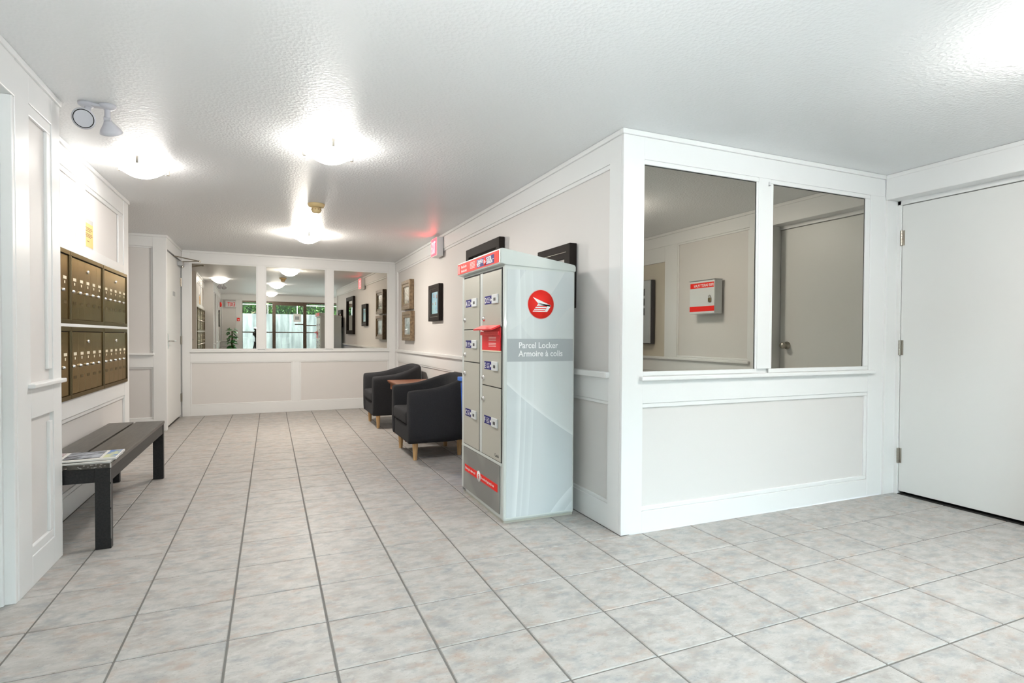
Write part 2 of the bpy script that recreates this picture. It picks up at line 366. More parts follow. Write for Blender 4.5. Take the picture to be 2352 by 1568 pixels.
# ------------------------------------------------------------------ floor
XL, XH, YM, XR, YS = -0.122, 2.583, 0.0, 4.76, -3.35   # left wall, hall right wall, mirror wall, right wall, south wall
XMAIL, YMAIL1, YCOR, XD = -0.291, 3.12, 4.83, -0.266
F0, FS = 6.02, 0.02
FA = math.atan(FS)
def fary(x): return F0+FS*x
flo = B()
flo.box(-1.80, XH+0.06, -0.001, 6.2, -0.12, -0.0035); flo.box(-0.40, 5.01, YS-0.05, 0.0, -0.12, -0.0035)
floor = struct(obj('floor', flo, GROUT))
GAP = 0.0035; CH = 0.0025; THK = 0.007
def tile_mesh(w, h):
    b = bmesh.new(); vs_ = []
    for z, ins in ((-THK, 0), (-CH, 0), (0.0, CH)):
        vs_ += [b.verts.new((sx*(w/2-ins), sy*(h/2-ins), z)) for sx, sy in ((-1, -1), (1, -1), (1, 1), (-1, 1))]
    for k in range(2):
        for i in range(4): b.faces.new((vs_[k*4+i], vs_[k*4+(i+1) % 4], vs_[k*4+4+(i+1) % 4], vs_[k*4+4+i]))
    b.faces.new(vs_[8:12]); me = bpy.data.meshes.new('tile'); b.to_mesh(me); b.free(); me.materials.append(TILE); return me
TM = {}
def regions(x0, x1, y0, y1):
    out = []
    for (a0, a1, b0, b1) in ((-0.24, 4.87, YS, 0.0), (-0.29, XH-0.002, 0.0, 6.06), (-1.70, -0.29, YMAIL1, YCOR)):
        c = (max(x0, a0), min(x1, a1), max(y0, b0), min(y1, b1))
        if c[1]-c[0] > 0.012 and c[3]-c[2] > 0.012: out.append(c)
    return out
Minv = co.matrix_world.inverted()
def in_view(x, y):
    p = Minv @ Vector((x, y, 0))
    if p.z > -0.3: return False
    u = 1176-1283.36*p.x/p.z; v = 794.5+1283.36*p.y/p.z
    return -30 < u < 2382 and -30 < v < 1598
rest = bmesh.new()
ntile = 0
for i in range(-6, 15):
    for j in range(-10, 18):
        for (x0, x1, y0, y1) in regions(i*T+GAP, (i+1)*T-GAP, j*T+GAP, (j+1)*T-GAP):
            w, h = round(x1-x0, 4), round(y1-y0, 4); cx, cy = (x0+x1)/2, (y0+y1)/2
            me = TM.get((w, h)) or TM.setdefault((w, h), tile_mesh(w, h))
            vis = any(in_view(px, py) for px in (x0, x1, cx) for py in (y0, y1, cy))
            if vis and ntile < 300:
                o = bpy.data.objects.new('tile', me); COL.objects.link(o); o.parent = floor
                o.location = (cx, cy, random.uniform(-0.0004, 0.0)); o.rotation_euler = (random.uniform(-.0006, .0006), random.uniform(-.0006, .0006), 0)
                ntile += 1
            else:
                t = bmesh.new(); t.from_mesh(me); t.transform(Matrix.Translation((cx, cy, 0))); tm = bpy.data.meshes.new('tmp'); t.to_mesh(tm); t.free()
                rest.from_mesh(tm); bpy.data.meshes.remove(tm)
me = bpy.data.meshes.new('tile'); rest.to_mesh(me); rest.free(); me.materials.append(TILE)
o = bpy.data.objects.new('tile_field', me); COL.objects.link(o); o.parent = floor; o['kind'] = 'stuff'

# ------------------------------------------------------------------ ceiling
struct(obj('ceiling', B().box(-1.85, 5.0, YS-0.12, 6.3, CEIL, CEIL+0.1), MAT_CEIL))

# ------------------------------------------------------------------ walls
ZF, ZMT, ZMB, ZR, ZB = 2.075, 2.048, 0.900, 0.722, 0.118
# mirror wall (faces the camera side, y = 0)
fr = frame_y(YM, -1)
w = wall('wall_front', fr, XH+0.022, 4.90)
board(w, fr, 'corner_post', XH, 2.722, 0, 2.196)
board(w, fr, 'frieze_board', 2.722, XR, ZF, 2.196, -0.002)
crown(w, fr, XH-0.010, XR)
board(w, fr, 'mullion', 3.575, 3.677, ZMB, ZF, -0.003)
board(w, fr, 'stile', 4.605, XR, 0, ZF)
board(w, fr, 'rail', 2.722, 4.605, ZR, 0.858, -0.002)
board(w, fr, 'baseboard', 2.722, 4.605, 0, ZB, -0.002)
sill(w, fr, 2.700, 4.645, 0.850, 0.874, 0.026)
panel(w, fr, 2.722, 4.605, ZB, ZR, 0.026, 'RTB')
for (a, b_) in ((2.722, 3.575), (3.677, 4.605)):      # beads around the mirrors
    obj('mirror_bead', B(fr).box(a, b_, PN, -0.004, ZMT, ZF, 0, 0.004), WHITE, w)
    obj('mirror_bead', B(fr).box(a, b_, PN, -0.004, 0.874, ZMB, 0, 0.004), WHITE, w)
    if a > 3: obj('mirror_bead', B(fr).box(a, a+0.022, PN, -0.004, ZMB, ZMT, 0, 0.004), WHITE, w)
    obj('mirror_bead', B(fr).box(b_-(0.016 if a < 3 else 0.048), b_, PN, -0.004, ZMB, ZMT, 0, 0.004), WHITE, w)
hk = obj('hook', B(fr).box(3.655, 3.663, -0.003, 0.004, 2.03, 2.055).box(3.655, 3.663, -0.003, 0.012, 2.03, 2.036), PLASTW, w)
# hall right wall behind the parcel locker (x = XH)
fr = frame_x(XH, -1)
w = wall('wall_right_hall', fr, 0.0225, 6.2)
board(w, fr, 'corner_post', 0.0225, 0.136, 0, 2.196)
board(w, fr, 'frieze_board', 0.136, 6.08, 2.068, 2.196, -0.002)
crown(w, fr, 0.0225, 6.08)
board(w, fr, 'stile', 5.93, 6.08, 0, 2.068)
board(w, fr, 'rail', 0.136, 5.93, 0.725, 0.860, -0.002)
board(w, fr, 'baseboard', 0.136, 5.93, 0, 0.14, -0.002)
sill(w, fr, 0.125, 5.96, 0.857, 0.893, 0.024)
panel(w, fr, 0.136, 5.93, 0.893, 2.068, 0.026, 'TR')
ss = [0.136, 1.55, 1.65, 3.05, 3.15, 4.5, 4.6, 5.93]
for k in range(0, 8, 2): panel(w, fr, ss[k], ss[k+1], 0.14, 0.725, 0.02)
for k in (1, 3, 5): board(w, fr, 'stile', ss[k], ss[k+1], 0.14, 0.725, -0.003)
# far wall (slightly skewed), local x along the wall
FM = Matrix.Translation((0, F0, 0)) @ Matrix.Rotation(FA, 4, 'Z') @ Matrix.Diagonal((1, -1, 1, 1))
fr = FM
w = wall('wall_far', fr, -0.60, 2.75)
board(w, fr, 'door_casing', XD, -0.170, 0, 2.196)
board(w, fr, 'frieze_board', -0.170, 2.485, ZF, 2.196, -0.002)
crown(w, fr, XD, 2.583)
board(w, fr, 'mullion', 0.652, 0.748, ZMB, ZF, -0.003)
board(w, fr, 'mullion', 1.566, 1.660, ZMB, ZF, -0.003)
board(w, fr, 'corner_post', 2.485, 2.583, 0, 2.196)
board(w, fr, 'rail', -0.170, 2.485, 0.728, 0.862, -0.002)
board(w, fr, 'baseboard', -0.170, 2.485, 0, 0.14, -0.002)
sill(w, fr, -0.175, 2.495, 0.858, 0.880)
board(w, fr, 'stile', 1.104, 1.205, 0.14, 0.728, -0.003)
panel(w, fr, -0.170, 1.104, 0.14, 0.728, 0.018); panel(w, fr, 1.205, 2.485, 0.14, 0.728, 0.018)
FMIR = ((-0.148, 0.634), (0.766, 1.549), (1.677, 2.460))
for (a, b_), (o0, o1) in zip(FMIR, ((-0.170, 0.652), (0.748, 1.566), (1.660, 2.485))):
    obj('mirror_bead', B(fr).box(o0, o1, PN, -0.005, 2.052, ZF, 0, 0.003), WHITE, w)
    obj('mirror_bead', B(fr).box(o0, o1, PN, -0.005, 0.880, 0.906, 0, 0.003), WHITE, w)
    obj('mirror_bead', B(fr).box(o0, a, PN, -0.005, 0.906, 2.052, 0, 0.003), WHITE, w)
    obj('mirror_bead', B(fr).box(b_, o1, PN, -0.005, 0.906, 2.052, 0, 0.003), WHITE, w)
# left wall with pier (x = XL)
fr = frame_x(XL, 1)
w = wall('wall_left', fr, 0.315, 0.830, n0=XMAIL-XL-0.10)
board(w, fr, 'stile', 0.315, 0.458, 0, 2.196); board(w, fr, 'stile', 0.728, 0.830, 0, 2.196)
board(w, fr, 'frieze_board', 0.458, 0.728, 2.075, 2.196); crown(w, fr, 0.312, 0.836)
board(w, fr, 'rail', 0.458, 0.728, 0.726, 0.860); board(w, fr, 'baseboard', 0.458, 0.728, 0, 0.13)
sill(w, fr, 0.425, 0.824, 0.858, 0.878, 0.026)
panel(w, fr, 0.458, 0.728, 0.878, 2.075, 0.05, 'RT', -0.004); panel(w, fr, 0.458, 0.728, 0.13, 0.726, 0.04, 'RB', -0.004)
obj('end_board', B().box(XMAIL-0.05, XL, 0.829, 0.836, 0, 2.196, 0, 0.002), WHITE, w)
# left wall south of the pier: door opening with deep header, then wall
w = wall('wall_left_entry', fr, YS-0.12, -0.66)
board(w, fr, 'stile', -0.78, -0.66, 0, 2.05); board(w, fr, 'frieze_board', YS, -0.66, ZF, 2.196); crown(w, fr, YS, -0.66)
board(w, fr, 'rail', YS, -0.78, 0.722, 0.860); board(w, fr, 'baseboard', YS, -0.78, 0, 0.13); sill(w, fr, YS, -0.70)
board(w, fr, 'stile', -2.02, -1.92, 0.878, ZF, -0.003)
panel(w, fr, -1.92, -0.78, 0.878, ZF); panel(w, fr, YS+0.01, -2.02, 0.878, ZF); panel(w, fr, YS+0.01, -0.78, 0.13, 0.722)
w = struct(obj('trim_1', B(fr).box(-0.66, 0.315, -0.13, 0.002, 2.045, CEIL, 0, 0.004), WHITE))      # door header
obj('crown_strip', wbox(fr, -0.66, 0.312, 0.0, 0.010, 2.196, CEIL-0.001, 0.003), WHITE, w)
w = struct(obj('door_3', B().box(XL-0.155, XL-0.115, -0.62, 0.272, 0.015, 2.030, 0, 0.003), DOORW), 'white flush door set back beside the panelled pier', 'door')
obj('jamb', B().box(XL-0.155, XL-0.002, 0.290, 0.316, 0, 2.045, 0, 0.003), WHITE, w)
obj('door_stop', B().box(XL-0.112, XL-0.038, 0.274, 0.292, 0, 2.045, 0, 0.003), WHITE, w)
obj('jamb', B().box(XL-0.155, XL-0.002, -0.66, -0.632, 0, 2.045, 0, 0.003), WHITE, w)
obj('knob', B().lathe([(0.012, 0.0), (0.012, 0.03), (0.026, 0.04), (0.028, 0.055), (0.018, 0.068), (0, 0.07)], (XL-0.115, -0.55, 1.02), 20, axis='x'), NICKEL, w)
# mailbox wall (x = XMAIL)
fr = frame_x(XMAIL, 1)
w = wall('wall_mail', fr, 0.83, YMAIL1)
board(w, fr, 'frieze_board', 0.836, 2.965, ZF+0.005, 2.196, -0.002); crown(w, fr, 0.836, YMAIL1+0.008)
board(w, fr, 'corner_post', 2.965, YMAIL1, 0, 2.196)
board(w, fr, 'rail', 0.836, 2.965, 1.592, 1.664, -0.001); board(w, fr, 'rail', 0.836, 2.965, 0.590, 0.698, -0.001)
board(w, fr, 'rail', 0.836, 2.965, 1.137, 1.155, 0.012, ch=0.001)
board(w, fr, 'baseboard', 0.836, 2.965, 0, 0.125, -0.002)
board(w, fr, 'stile', 1.780, 1.935, 1.664, ZF+0.005, -0.002)
panel(w, fr, 0.836, 1.780, 1.664, ZF+0.005, 0.03, 'TL'); panel(w, fr, 1.935, 2.965, 1.664, ZF+0.005, 0.03, 'T')
obj('panel_moulding', B(fr).box(2.81, 2.965, PN, -0.006, 1.664, 2.05, 0, 0.004), WHITE, w)
panel(w, fr, 0.836, 2.965, 0.125, 0.590, 0.026, 'TB')
obj('end_board', B().box(-1.70, XMAIL-0.001, YMAIL1-0.002, YMAIL1+0.006, 0, CEIL-0.001), PANEL, w)
# short side corridor: far side faces the camera (y = YCOR), end wall
fr = frame_y(YCOR, -1)
w = wall('wall_left_far', fr, -1.72, XD-0.022, n0=-0.10)
board(w, fr, 'corner_post', -0.398, XD, 0, 2.196); board(w, fr, 'frieze_board', -1.70, -0.398, 2.085, 2.196); crown(w, fr, -1.70, XD+0.008)
board(w, fr, 'rail', -1.70, -0.398, 0.725, 0.862); board(w, fr, 'baseboard', -1.70, -0.398, 0, 0.14); sill(w, fr, -1.70, -0.385, 0.862, 0.884)
panel(w, fr, -1.70, -0.398, 0.884, 2.085, 0.018, 'RT'); panel(w, fr, -1.70, -0.398, 0.14, 0.725, 0.018, 'RTB')
struct(obj('wall_left_end', B().box(-1.82, -1.70, 3.0, 4.95, -0.11, CEIL+0.09), PANEL))
# wall with the far door (x = XD), door recess between YCOR and the far wall
fr = frame_x(XD, 1)
w = struct(obj('wall_left_door', B(fr).box(YCOR+0.023, 6.05, -0.10, -0.002, 2.075, CEIL), WHITE))
obj('jamb', B(fr).box(YCOR+0.023, YCOR+0.075, -0.10, 0.0, 0, 2.075, 0, 0.003), WHITE, w)
crown(w, fr, YCOR-0.008, 6.0)
# right wall (x = XR) with door recess
fr = frame_x(XR, -1)
w = wall('wall_right', fr, YS-0.12, -1.000)
w2 = struct(obj('trim_2', B(fr).box(-0.965, -0.001, -0.15, 0.003, 2.052, CEIL, 0, 0.004), WHITE))
board(w, fr, 'door_casing', -1.185, -0.965, 0, 2.196)
board(w, fr, 'frieze_board', YS, -1.185, 2.082, 2.196, -0.002); crown(w, fr, YS, -0.002, 0.008)
board(w, fr, 'rail', YS, -1.185, 0.722, 0.858, -0.002); board(w, fr, 'baseboard', YS, -1.185, 0, 0.125, -0.002); sill(w, fr, YS, -1.165, 0.856, 0.882)
board(w, fr, 'stile', -2.280, -2.155, 0.125, 2.082, -0.003)
panel(w, fr, -2.155, -1.185, 0.882, 2.082, 0.02); panel(w, fr, -2.155, -1.185, 0.125, 0.722, 0.02); panel(w, fr, YS+0.01, -2.280, 0.125, 0.722, 0.02)
board(w, fr, 'niche_stile', -2.36, -2.28, 0.882, 2.082, -0.006); board(w, fr, 'niche_rail', YS, -2.36, 1.915, 2.082, -0.006)
obj('niche_back', B(fr).box(YS, -2.36, -0.0215, -0.02, 0.882, 1.915), mat('cream_niche_paint', (0.60, 0.55, 0.46), 0.5), w)

# ------------------------------------------------------------------ doors
# door_1: right-hand flush door, set back in its reveal, hinged at the mirror wall
DX = 4.878
d = struct(obj('door_1', B().box(DX, DX+0.04, -0.945, -0.042, 0.022, 2.018, 0, 0.002), DOORW), 'plain white flush door with three nickel hinges beside the tinted mirrors', 'door')
obj('jamb', B().box(XR-0.002, 5.0, -0.016, 0.004, 0, 2.052, 0, 0.002), WHITE, d)
obj('jamb', B().box(DX-0.012, DX+0.11, -0.039, -0.014, 0, 2.052, 0, 0.002), WHITE, d)
obj('jamb', B().box(XR, 5.0, -0.985, -0.948, 0, 2.052, 0, 0.003), WHITE, d)
obj('jamb', B().box(DX-0.012, 5.0, -0.965, 0.004, 2.022, 2.056, 0, 0.002), WHITE, d)
obj('threshold', B().box(DX-0.004, 5.0, -0.96, -0.03, -0.003, 0.004), BLACK, d)
for z in (1.793, 1.028, 0.272):
    h = obj('hinge', B().box(DX-0.003, DX+0.0, -0.060, -0.024, z-0.052, z+0.052), NICKEL, d)
    b = B()
    for k in range(5): b.tube((DX-0.009, -0.041, z-0.052+k*0.021), (DX-0.009, -0.041, z-0.052+k*0.021+0.0198), 0.0085, n=12)
    obj('knuckle', b, NICKEL, h)
kn = obj('knob', B().lathe([(0.033, 0.0), (0.033, 0.006), (0.013, 0.010), (0.012, 0.030), (0.024, 0.038), (0.029, 0.052), (0.024, 0.066), (0, 0.069)], (0, 0, 0), 24, axis='x'), NICKEL, d)
kn.data.transform(Matrix.Translation((DX, -0.872, 1.028)) @ Matrix.Rotation(PI, 4, 'Z'))
struct(obj('wall_left_light_block', B().box(-0.62, -0.56, YS-0.1, 0.9, -0.11, CEIL+0.09).box(-0.62, -0.2, YS-0.15, YS-0.1, -0.11, CEIL+0.09).box(-0.56, XMAIL-0.05, 0.7, 0.8, -0.11, CEIL+0.09), WHITE))  # unseen slabs added to block daylight leaking in around the left door
struct(obj('wall_far_light_block', B().box(-0.62, -0.50, YCOR+0.10, 6.2, -0.11, CEIL+0.09), WHITE))  # unseen backing added to stop sky light leaking past the far door
struct(obj('wall_right_beyond', B().box(4.99, 5.02, -1.1, 0.14, -0.11, CEIL+0.09), WHITE))
# door_2: far left door with closer and lever
DY0, DY1 = YCOR+0.085, 5.985
d = struct(obj('door_2', B().box(XD-0.055, XD-0.012, DY0, DY1, 0.030, 2.060, 0, 0.002), DOORW), 'white door with closer arm in the far left corner', 'door')
for z in (1.790, 1.022, 0.262):
    h = obj('hinge', B().box(XD-0.012, XD-0.008, DY1-0.03, DY1+0.02, z-0.055, z+0.055), NICKEL, d)
    obj('knuckle', B().tube((XD-0.003, DY1+0.006, z-0.055), (XD-0.003, DY1+0.006, z+0.055), 0.009, n=12), NICKEL, h)
obj('door_sign', B().box(XD-0.012, XD-0.008, 5.37, 5.53, 1.572, 1.625), GREYM, d)
lv = obj('lever_plate', B().box(XD-0.012, XD-0.006, DY0+0.055, DY0+0.095, 0.93, 1.11, 0, 0.004), CHROME, d)
obj('lever', B().tube((XD-0.01, DY0+0.075, 1.02), (XD+0.055, DY0+0.075, 1.02), 0.010).tube((XD+0.05, DY0+0.07, 1.02), (XD+0.05, DY0+0.185, 1.02), 0.009), CHROME, lv)
cl = obj('closer_body', B().box(XD-0.012, XD+0.042, DY1-0.26, DY1-0.04, 1.985, 2.035, 0, 0.006), GREYM, d)
obj('closer_arm', B().path([(XD+0.03, DY1-0.14, 2.046), (XD+0.235, DY1-0.20, 2.055), (XD-0.0, DY1-0.62, 2.058)], 0.0075), NICKEL, cl)
obj('pivot', B().tube((XD+0.03, DY1-0.14, 1.97), (XD+0.03, DY1-0.14, 2.055), 0.014).tube((XD+0.235, DY1-0.20, 2.043), (XD+0.235, DY1-0.20, 2.064), 0.013), NICKEL, cl)

# ------------------------------------------------------------------ wall mirrors
def flat_thing(name, b, m, label, cat, group=None, loc=None):
    o = obj(name, b, m); tag(o, label, cat, group)
    if loc: recenter(o, loc)
    return o
fr = frame_y(YM, -1)
flat_thing('wall_mirror', wbox(fr, 2.7225, 3.559, -0.021, -0.012, ZMB, ZMT), MIRROR_A, 'tall tinted mirror pane beside the white corner post, reflecting a safety box', 'mirror', 'tinted mirrors', (3.14, -0.01, ZMB))
flat_thing('wall_mirror', wbox(fr, 3.699, 4.557, -0.021, -0.012, ZMB, ZMT), MIRROR_A, 'tall tinted mirror pane nearest the white flush door, reflecting that door', 'mirror', 'tinted mirrors', (4.13, -0.01, ZMB))
for o in [q for q in COL.objects if q.name.startswith('wall_mirror')]:
    a, c = (2.7225, 3.559) if o.location.x < 3.5 else (3.699, 4.557)
    obj('dark_edge', wbox(fr, a, c, -0.013, -0.0115, ZMT-0.005, ZMT), BLACK, o); obj('dark_edge', wbox(fr, c-0.005, c, -0.013, -0.0115, ZMB, ZMT-0.005), BLACK, o)
for (a, b_), t in zip(FMIR, ('leftmost far wall mirror pane, beside the door with the closer arm', 'middle far wall mirror pane, reflecting the glazed entrance', 'far wall mirror pane nearest the framed pictures, reflecting the red sign')):
    c = FM @ Vector(((a+b_)/2, 0.01, 0.906))
    o = flat_thing('wall_mirror', wbox(FM, a, b_, -0.021, -0.011, 0.906, 2.052), MIRROR_B, t, 'mirror', 'far wall mirrors', c)
    o.rotation_euler = (0.0027, 0, 0)

# ------------------------------------------------------------------ mailboxes
MU, MH = 0.715, 0.436
def mail_unit(y0, z0, label):
    t = thing('mailbox_unit', label, 'mailboxes', (XMAIL-0.004, y0, z0), 0, 'bronze mailbox banks')
    x0 = XMAIL-0.003; xf = XMAIL+0.012
    b = B(); fwid = 0.026
    b.box(x0, xf, y0+0.002, y0+MU-0.002, z0, z0+fwid, 0, 0.0015).box(x0, xf, y0+0.002, y0+MU-0.002, z0+MH-fwid, z0+MH, 0, 0.0015)
    b.box(x0, xf, y0+0.002, y0+0.018, z0+fwid, z0+MH-fwid, 0, 0.0015).box(x0, xf, y0+MU-0.018, y0+MU-0.002, z0+fwid, z0+MH-fwid, 0, 0.0015)
    obj('frame', b, BRONZE2, t)
    obj('recess', B().box(x0-0.012, x0+0.002, y0+0.004, y0+MU-0.004, z0+0.004, z0+MH-0.004), BLACK, t)
    dw = (MU-0.040)/5
    for k in range(5):
        a = y0+0.020+k*dw; m_ = a+dw/2; bo = 0.006
        dz0, dz1 = z0+fwid+0.002, z0+MH-fwid-0.006
        dr = obj('mailbox_door', B().box(x0+0.002, XMAIL+bo, a+0.0008, a+dw-0.0008, dz0, dz1, 0, 0.0012), BRONZE, t)
        obj('name_card', B().box(XMAIL+bo, XMAIL+bo+0.001, m_-0.026, m_+0.030, z0+0.262, z0+0.280), CREAM, dr)
        obj('number', B().box(XMAIL+bo, XMAIL+bo+0.001, m_-0.008, m_+0.008, z0+0.236, z0+0.252), CREAM, dr)
        obj('lock', B().lathe([(0.010, 0), (0.010, 0.006), (0.0075, 0.009), (0.0075, 0.013), (0, 0.0135)], (XMAIL+bo, a+0.026, z0+0.196), 14, axis='x'), CHROME, dr)
        obj('slot_plate', B().box(XMAIL+bo-0.0005, XMAIL+bo+0.0008, m_-0.026, m_+0.030, z0+0.118, z0+0.136), BRONZE2, dr)
        if k == 2: obj('master_lock', B().lathe([(0.012, 0), (0.012, 0.005), (0.008, 0.008), (0, 0.009)], (XMAIL+bo, m_, z0+0.345), 14, axis='x'), CHROME, dr)
    return t
u0 = mail_unit(0.860, 1.155, 'upper bronze mailbox bank half hidden behind the white pier')
names = {(0, 0): 'lower bronze mailbox bank half hidden behind the white pier', (1, 1): 'upper middle bronze mailbox bank under the yellow notice',
         (1, 0): 'lower middle bronze mailbox bank of five doors', (2, 1): 'upper bronze mailbox bank at the far end, nearest the corridor', (2, 0): 'lower bronze mailbox bank at the far end, nearest the corridor'}
for (c, r), t in names.items(): dup(u0, (XMAIL-0.004, 0.860+c*0.719, 1.155 if r else 0.700), t)
# notice above the mailboxes
t = thing('notice', 'yellow paper notice in clear sleeve above the mailboxes', 'notice', (XMAIL-0.016, 2.04, 1.675))
obj('sleeve', B().box(XMAIL-0.016, XMAIL-0.0145, 1.937, 2.150, 1.668, 1.868), SLEEVE, t)
pp = obj('paper', B().box(XMAIL-0.0145, XMAIL-0.0138, 1.940, 2.147, 1.680, 1.838), YPAPER, t)
b = B()
for z, a, c in ((1.805, 1.96, 2.12), (1.795, 2.0, 2.13), (1.783, 1.97, 2.09), (1.765, 1.95, 2.12), (1.755, 1.97, 2.13), (1.745, 1.99, 2.10), (1.715, 2.01, 2.06)):
    b.box(XMAIL-0.0139, XMAIL-0.0134, a, c, z, z+0.0045)
obj('printed_lines', b, mat('brown_print', (0.25, 0.13, 0.05), 0.7), pp)

# ------------------------------------------------------------------ ceiling lamps
def lamp(x, y, label, k_):
    t = thing('ceiling_lamp', label, 'ceiling light', (x, y, CEIL), 0, 'frosted bowl ceiling lamps')
    z = CEIL
    obj('ceiling_pan', B().lathe([(0.0, -0.001), (0.152, -0.001), (0.152, -0.014), (0.146, -0.020), (0.0, -0.020)], (x, y, z), 32), PLASTW, t)
    bowl = B(); pr = []
    for k in range(9):
        a = k/8; pr.append((0.160*(1-a)**0.52, -0.022-0.084*a))
    bm = bowl
    v = []; n = 40
    for r, h in pr:
        for k in range(n): v.append((x+r*math.cos(2*PI*k/n), y+r*math.sin(2*PI*k/n), z+h))
    bm._add(v, [(i*n+k, i*n+(k+1) % n, (i+1)*n+(k+1) % n, (i+1)*n+k) for i in range(8) for k in range(n)], 0, True)
    bmesh.ops.remove_doubles(bm.bm, verts=bm.bm.verts, dist=0.0005)
    obj('glass_bowl', bm, LAMPGLASS[k_], t)
    for k in range(3):
        a = 0.55+2*PI*k/3
        cx, cy = x+0.163*math.cos(a), y+0.163*math.sin(a)
        c = obj('clip', B().box(-0.008, 0.008, -0.004, 0.004, -0.042, 0.0).box(-0.008, 0.008, -0.016, 0.004, -0.044, -0.040), NICKEL, None)
        c.data.transform(Matrix.Translation((cx-x, cy-y, -0.006)) @ Matrix.Rotation(a-PI/2, 4, 'Z')); c.parent = t
    return t
lamp(1.150, 0.965, 'glowing frosted bowl lamp on the ceiling, largest and nearest in view', 0)
lamp(0.045, 1.800, 'glowing frosted bowl lamp on the ceiling beside the mailbox wall', 1)
lamp(1.203, 4.100, 'small glowing bowl lamp on the ceiling near the far mirrors', 2)
lamp(1.160, -2.250, 'glowing bowl lamp over the entrance, seen only in the far mirror', 3)
lamp(3.520, -1.560, 'glowing bowl lamp lighting the upper right ceiling corner', 4)

# smoke detector
t = thing('smoke_detector', 'yellowed round smoke detector between two ceiling lamps', 'smoke detector', (1.185, 2.55, CEIL))
obj('base', B().lathe([(0.0, 0.0), (0.070, 0.0), (0.070, -0.006), (0.062, -0.024), (0.045, -0.032), (0.0, -0.034)], (1.185, 2.55, CEIL), 32), BEIGEP, t)
obj('sensor_head', B().lathe([(0.036, -0.034), (0.040, -0.040), (0.040, -0.056), (0.034, -0.070), (0.022, -0.078), (0.0, -0.079)], (1.185, 2.55, CEIL), 32), BEIGEP, t)
b = B()
for k in range(10):
    a = 2*PI*k/10; b.tube((1.185+0.0395*math.cos(a), 2.55+0.0395*math.sin(a), CEIL-0.044), (1.185+0.0395*math.cos(a), 2.55+0.0395*math.sin(a), CEIL-0.054), 0.003, n=6)
obj('vent', b, mat('dark_amber', (0.25, 0.17, 0.07), 0.5), t)
# emergency twin spot
ex, ey = 0.035, 0.800
t = thing('emergency_light', 'white twin-head emergency spot light on the ceiling by the pier', 'emergency light', (ex, ey, CEIL))
b = B(); b.lathe([(0.0, 0), (0.036, 0), (0.034, -0.012), (0.02, -0.022), (0, -0.023)], (ex-0.040, ey, CEIL), 24); b.lathe([(0.0, 0), (0.036, 0), (0.034, -0.012), (0.02, -0.022), (0, -0.023)], (ex+0.050, ey-0.01, CEIL), 24)
b.box(ex-0.042, ex+0.052, ey-0.022, ey+0.014, CEIL-0.016, CEIL-0.0005, 0, 0.005)
SPOTP = mat('grey_white_spot_plastic', (0.50, 0.50, 0.54), 0.35)
obj('mount', b, SPOTP, t)
for sx, dirv, lens in ((-0.034, Vector((-0.02, -0.70, -0.30)), True), (0.047, Vector((0.10, 0.45, -0.62)), False)):
    p = Vector((ex+sx, ey-0.004, CEIL-0.02)); q = p+Vector((0, 0, -0.042)); dn = dirv.normalized()
    obj('swivel', B().tube(p, q, 0.013).tube(q+Vector((-0.014, 0, -0.006)), q+Vector((0.014, 0, -0.006)), 0.012), SPOTP, t)
    M = Matrix.Translation(q+Vector((0, 0, -0.010))) @ dn.to_track_quat('Z', 'Y').to_matrix().to_4x4()
    hd = obj('lamp_head', B(M).lathe([(0.0, 0.0), (0.016, 0.002), (0.022, 0.016), (0.044, 0.046), (0.050, 0.062), (0.043, 0.065)], n=28), SPOTP, t)
    obj('lens', B(M).lathe([(0.043, 0.064), (0.036, 0.061), (0.015, 0.058), (0.0, 0.057)], n=24), mat('spot_reflector', (0.42, 0.40, 0.34), 0.25), hd)
    obj('led_chip', B(M).lathe([(0.013, 0.0585), (0.013, 0.0595), (0.0, 0.0595)], n=16), SPOTGLOW, hd)
    obj('lens_ring', B(M).lathe([(0.0435, 0.0642), (0.0435, 0.0652), (0.0395, 0.0652), (0.0395, 0.0642)], n=24), BLACK, hd)

# ------------------------------------------------------------------ exit signs
t = thing('exit_sign', 'red lit exit sign high on the wall above the blue picture', 'exit sign', (XH, 3.56, 1.985))
obj('housing', B().box(XH-0.075, XH-0.001, 3.455, 3.690, 1.985, 2.192, 0, 0.004), PLASTW, t)
fc = obj('lit_face', B().box(XH-0.0765, XH-0.0745, 3.463, 3.682, 1.995, 2.184), EXITRED, t)
letters('word', 'EXIT', 0.19, (XH-0.0770, 3.672, 2.022), (0, -1, 0), (-1, 0, 0), EXITW, t, sx=0.40, bold=0.002)
t = thing('exit_sign', 'white exit sign with red letters over the potted plant in the mirror', 'exit sign', (0.14, YS, 1.84))
obj('housing', B().box(0.0, 0.28, YS+0.001, YS+0.05, 1.84, 2.03, 0, 0.004), PLASTW, t)
letters('word', 'EXIT', 0.155, (0.255, YS+0.0505, 1.878), (-1, 0, 0), (0, 1, 0), RED, t, sx=0.62, bold=0.002)

# ------------------------------------------------------------------ parcel locker
LX, LXB, LY0, LY1, LH = 2.057, 2.530, 0.424, 1.185, 1.512
t = thing('parcel_locker', 'tall pale grey parcel locker with red postal emblem and lettered doors', 'parcel locker', (2.29, 0.80, 0))
body = obj('body', B().box(LX+0.004, LXB, LY0, LY1, 0.012, LH, 0, 0.014), LOCKER, t)
obj('plinth', B().box(LX+0.012, LXB-0.005, LY0+0.012, LY1-0.012, 0.0, 0.016), LDOOR, t)
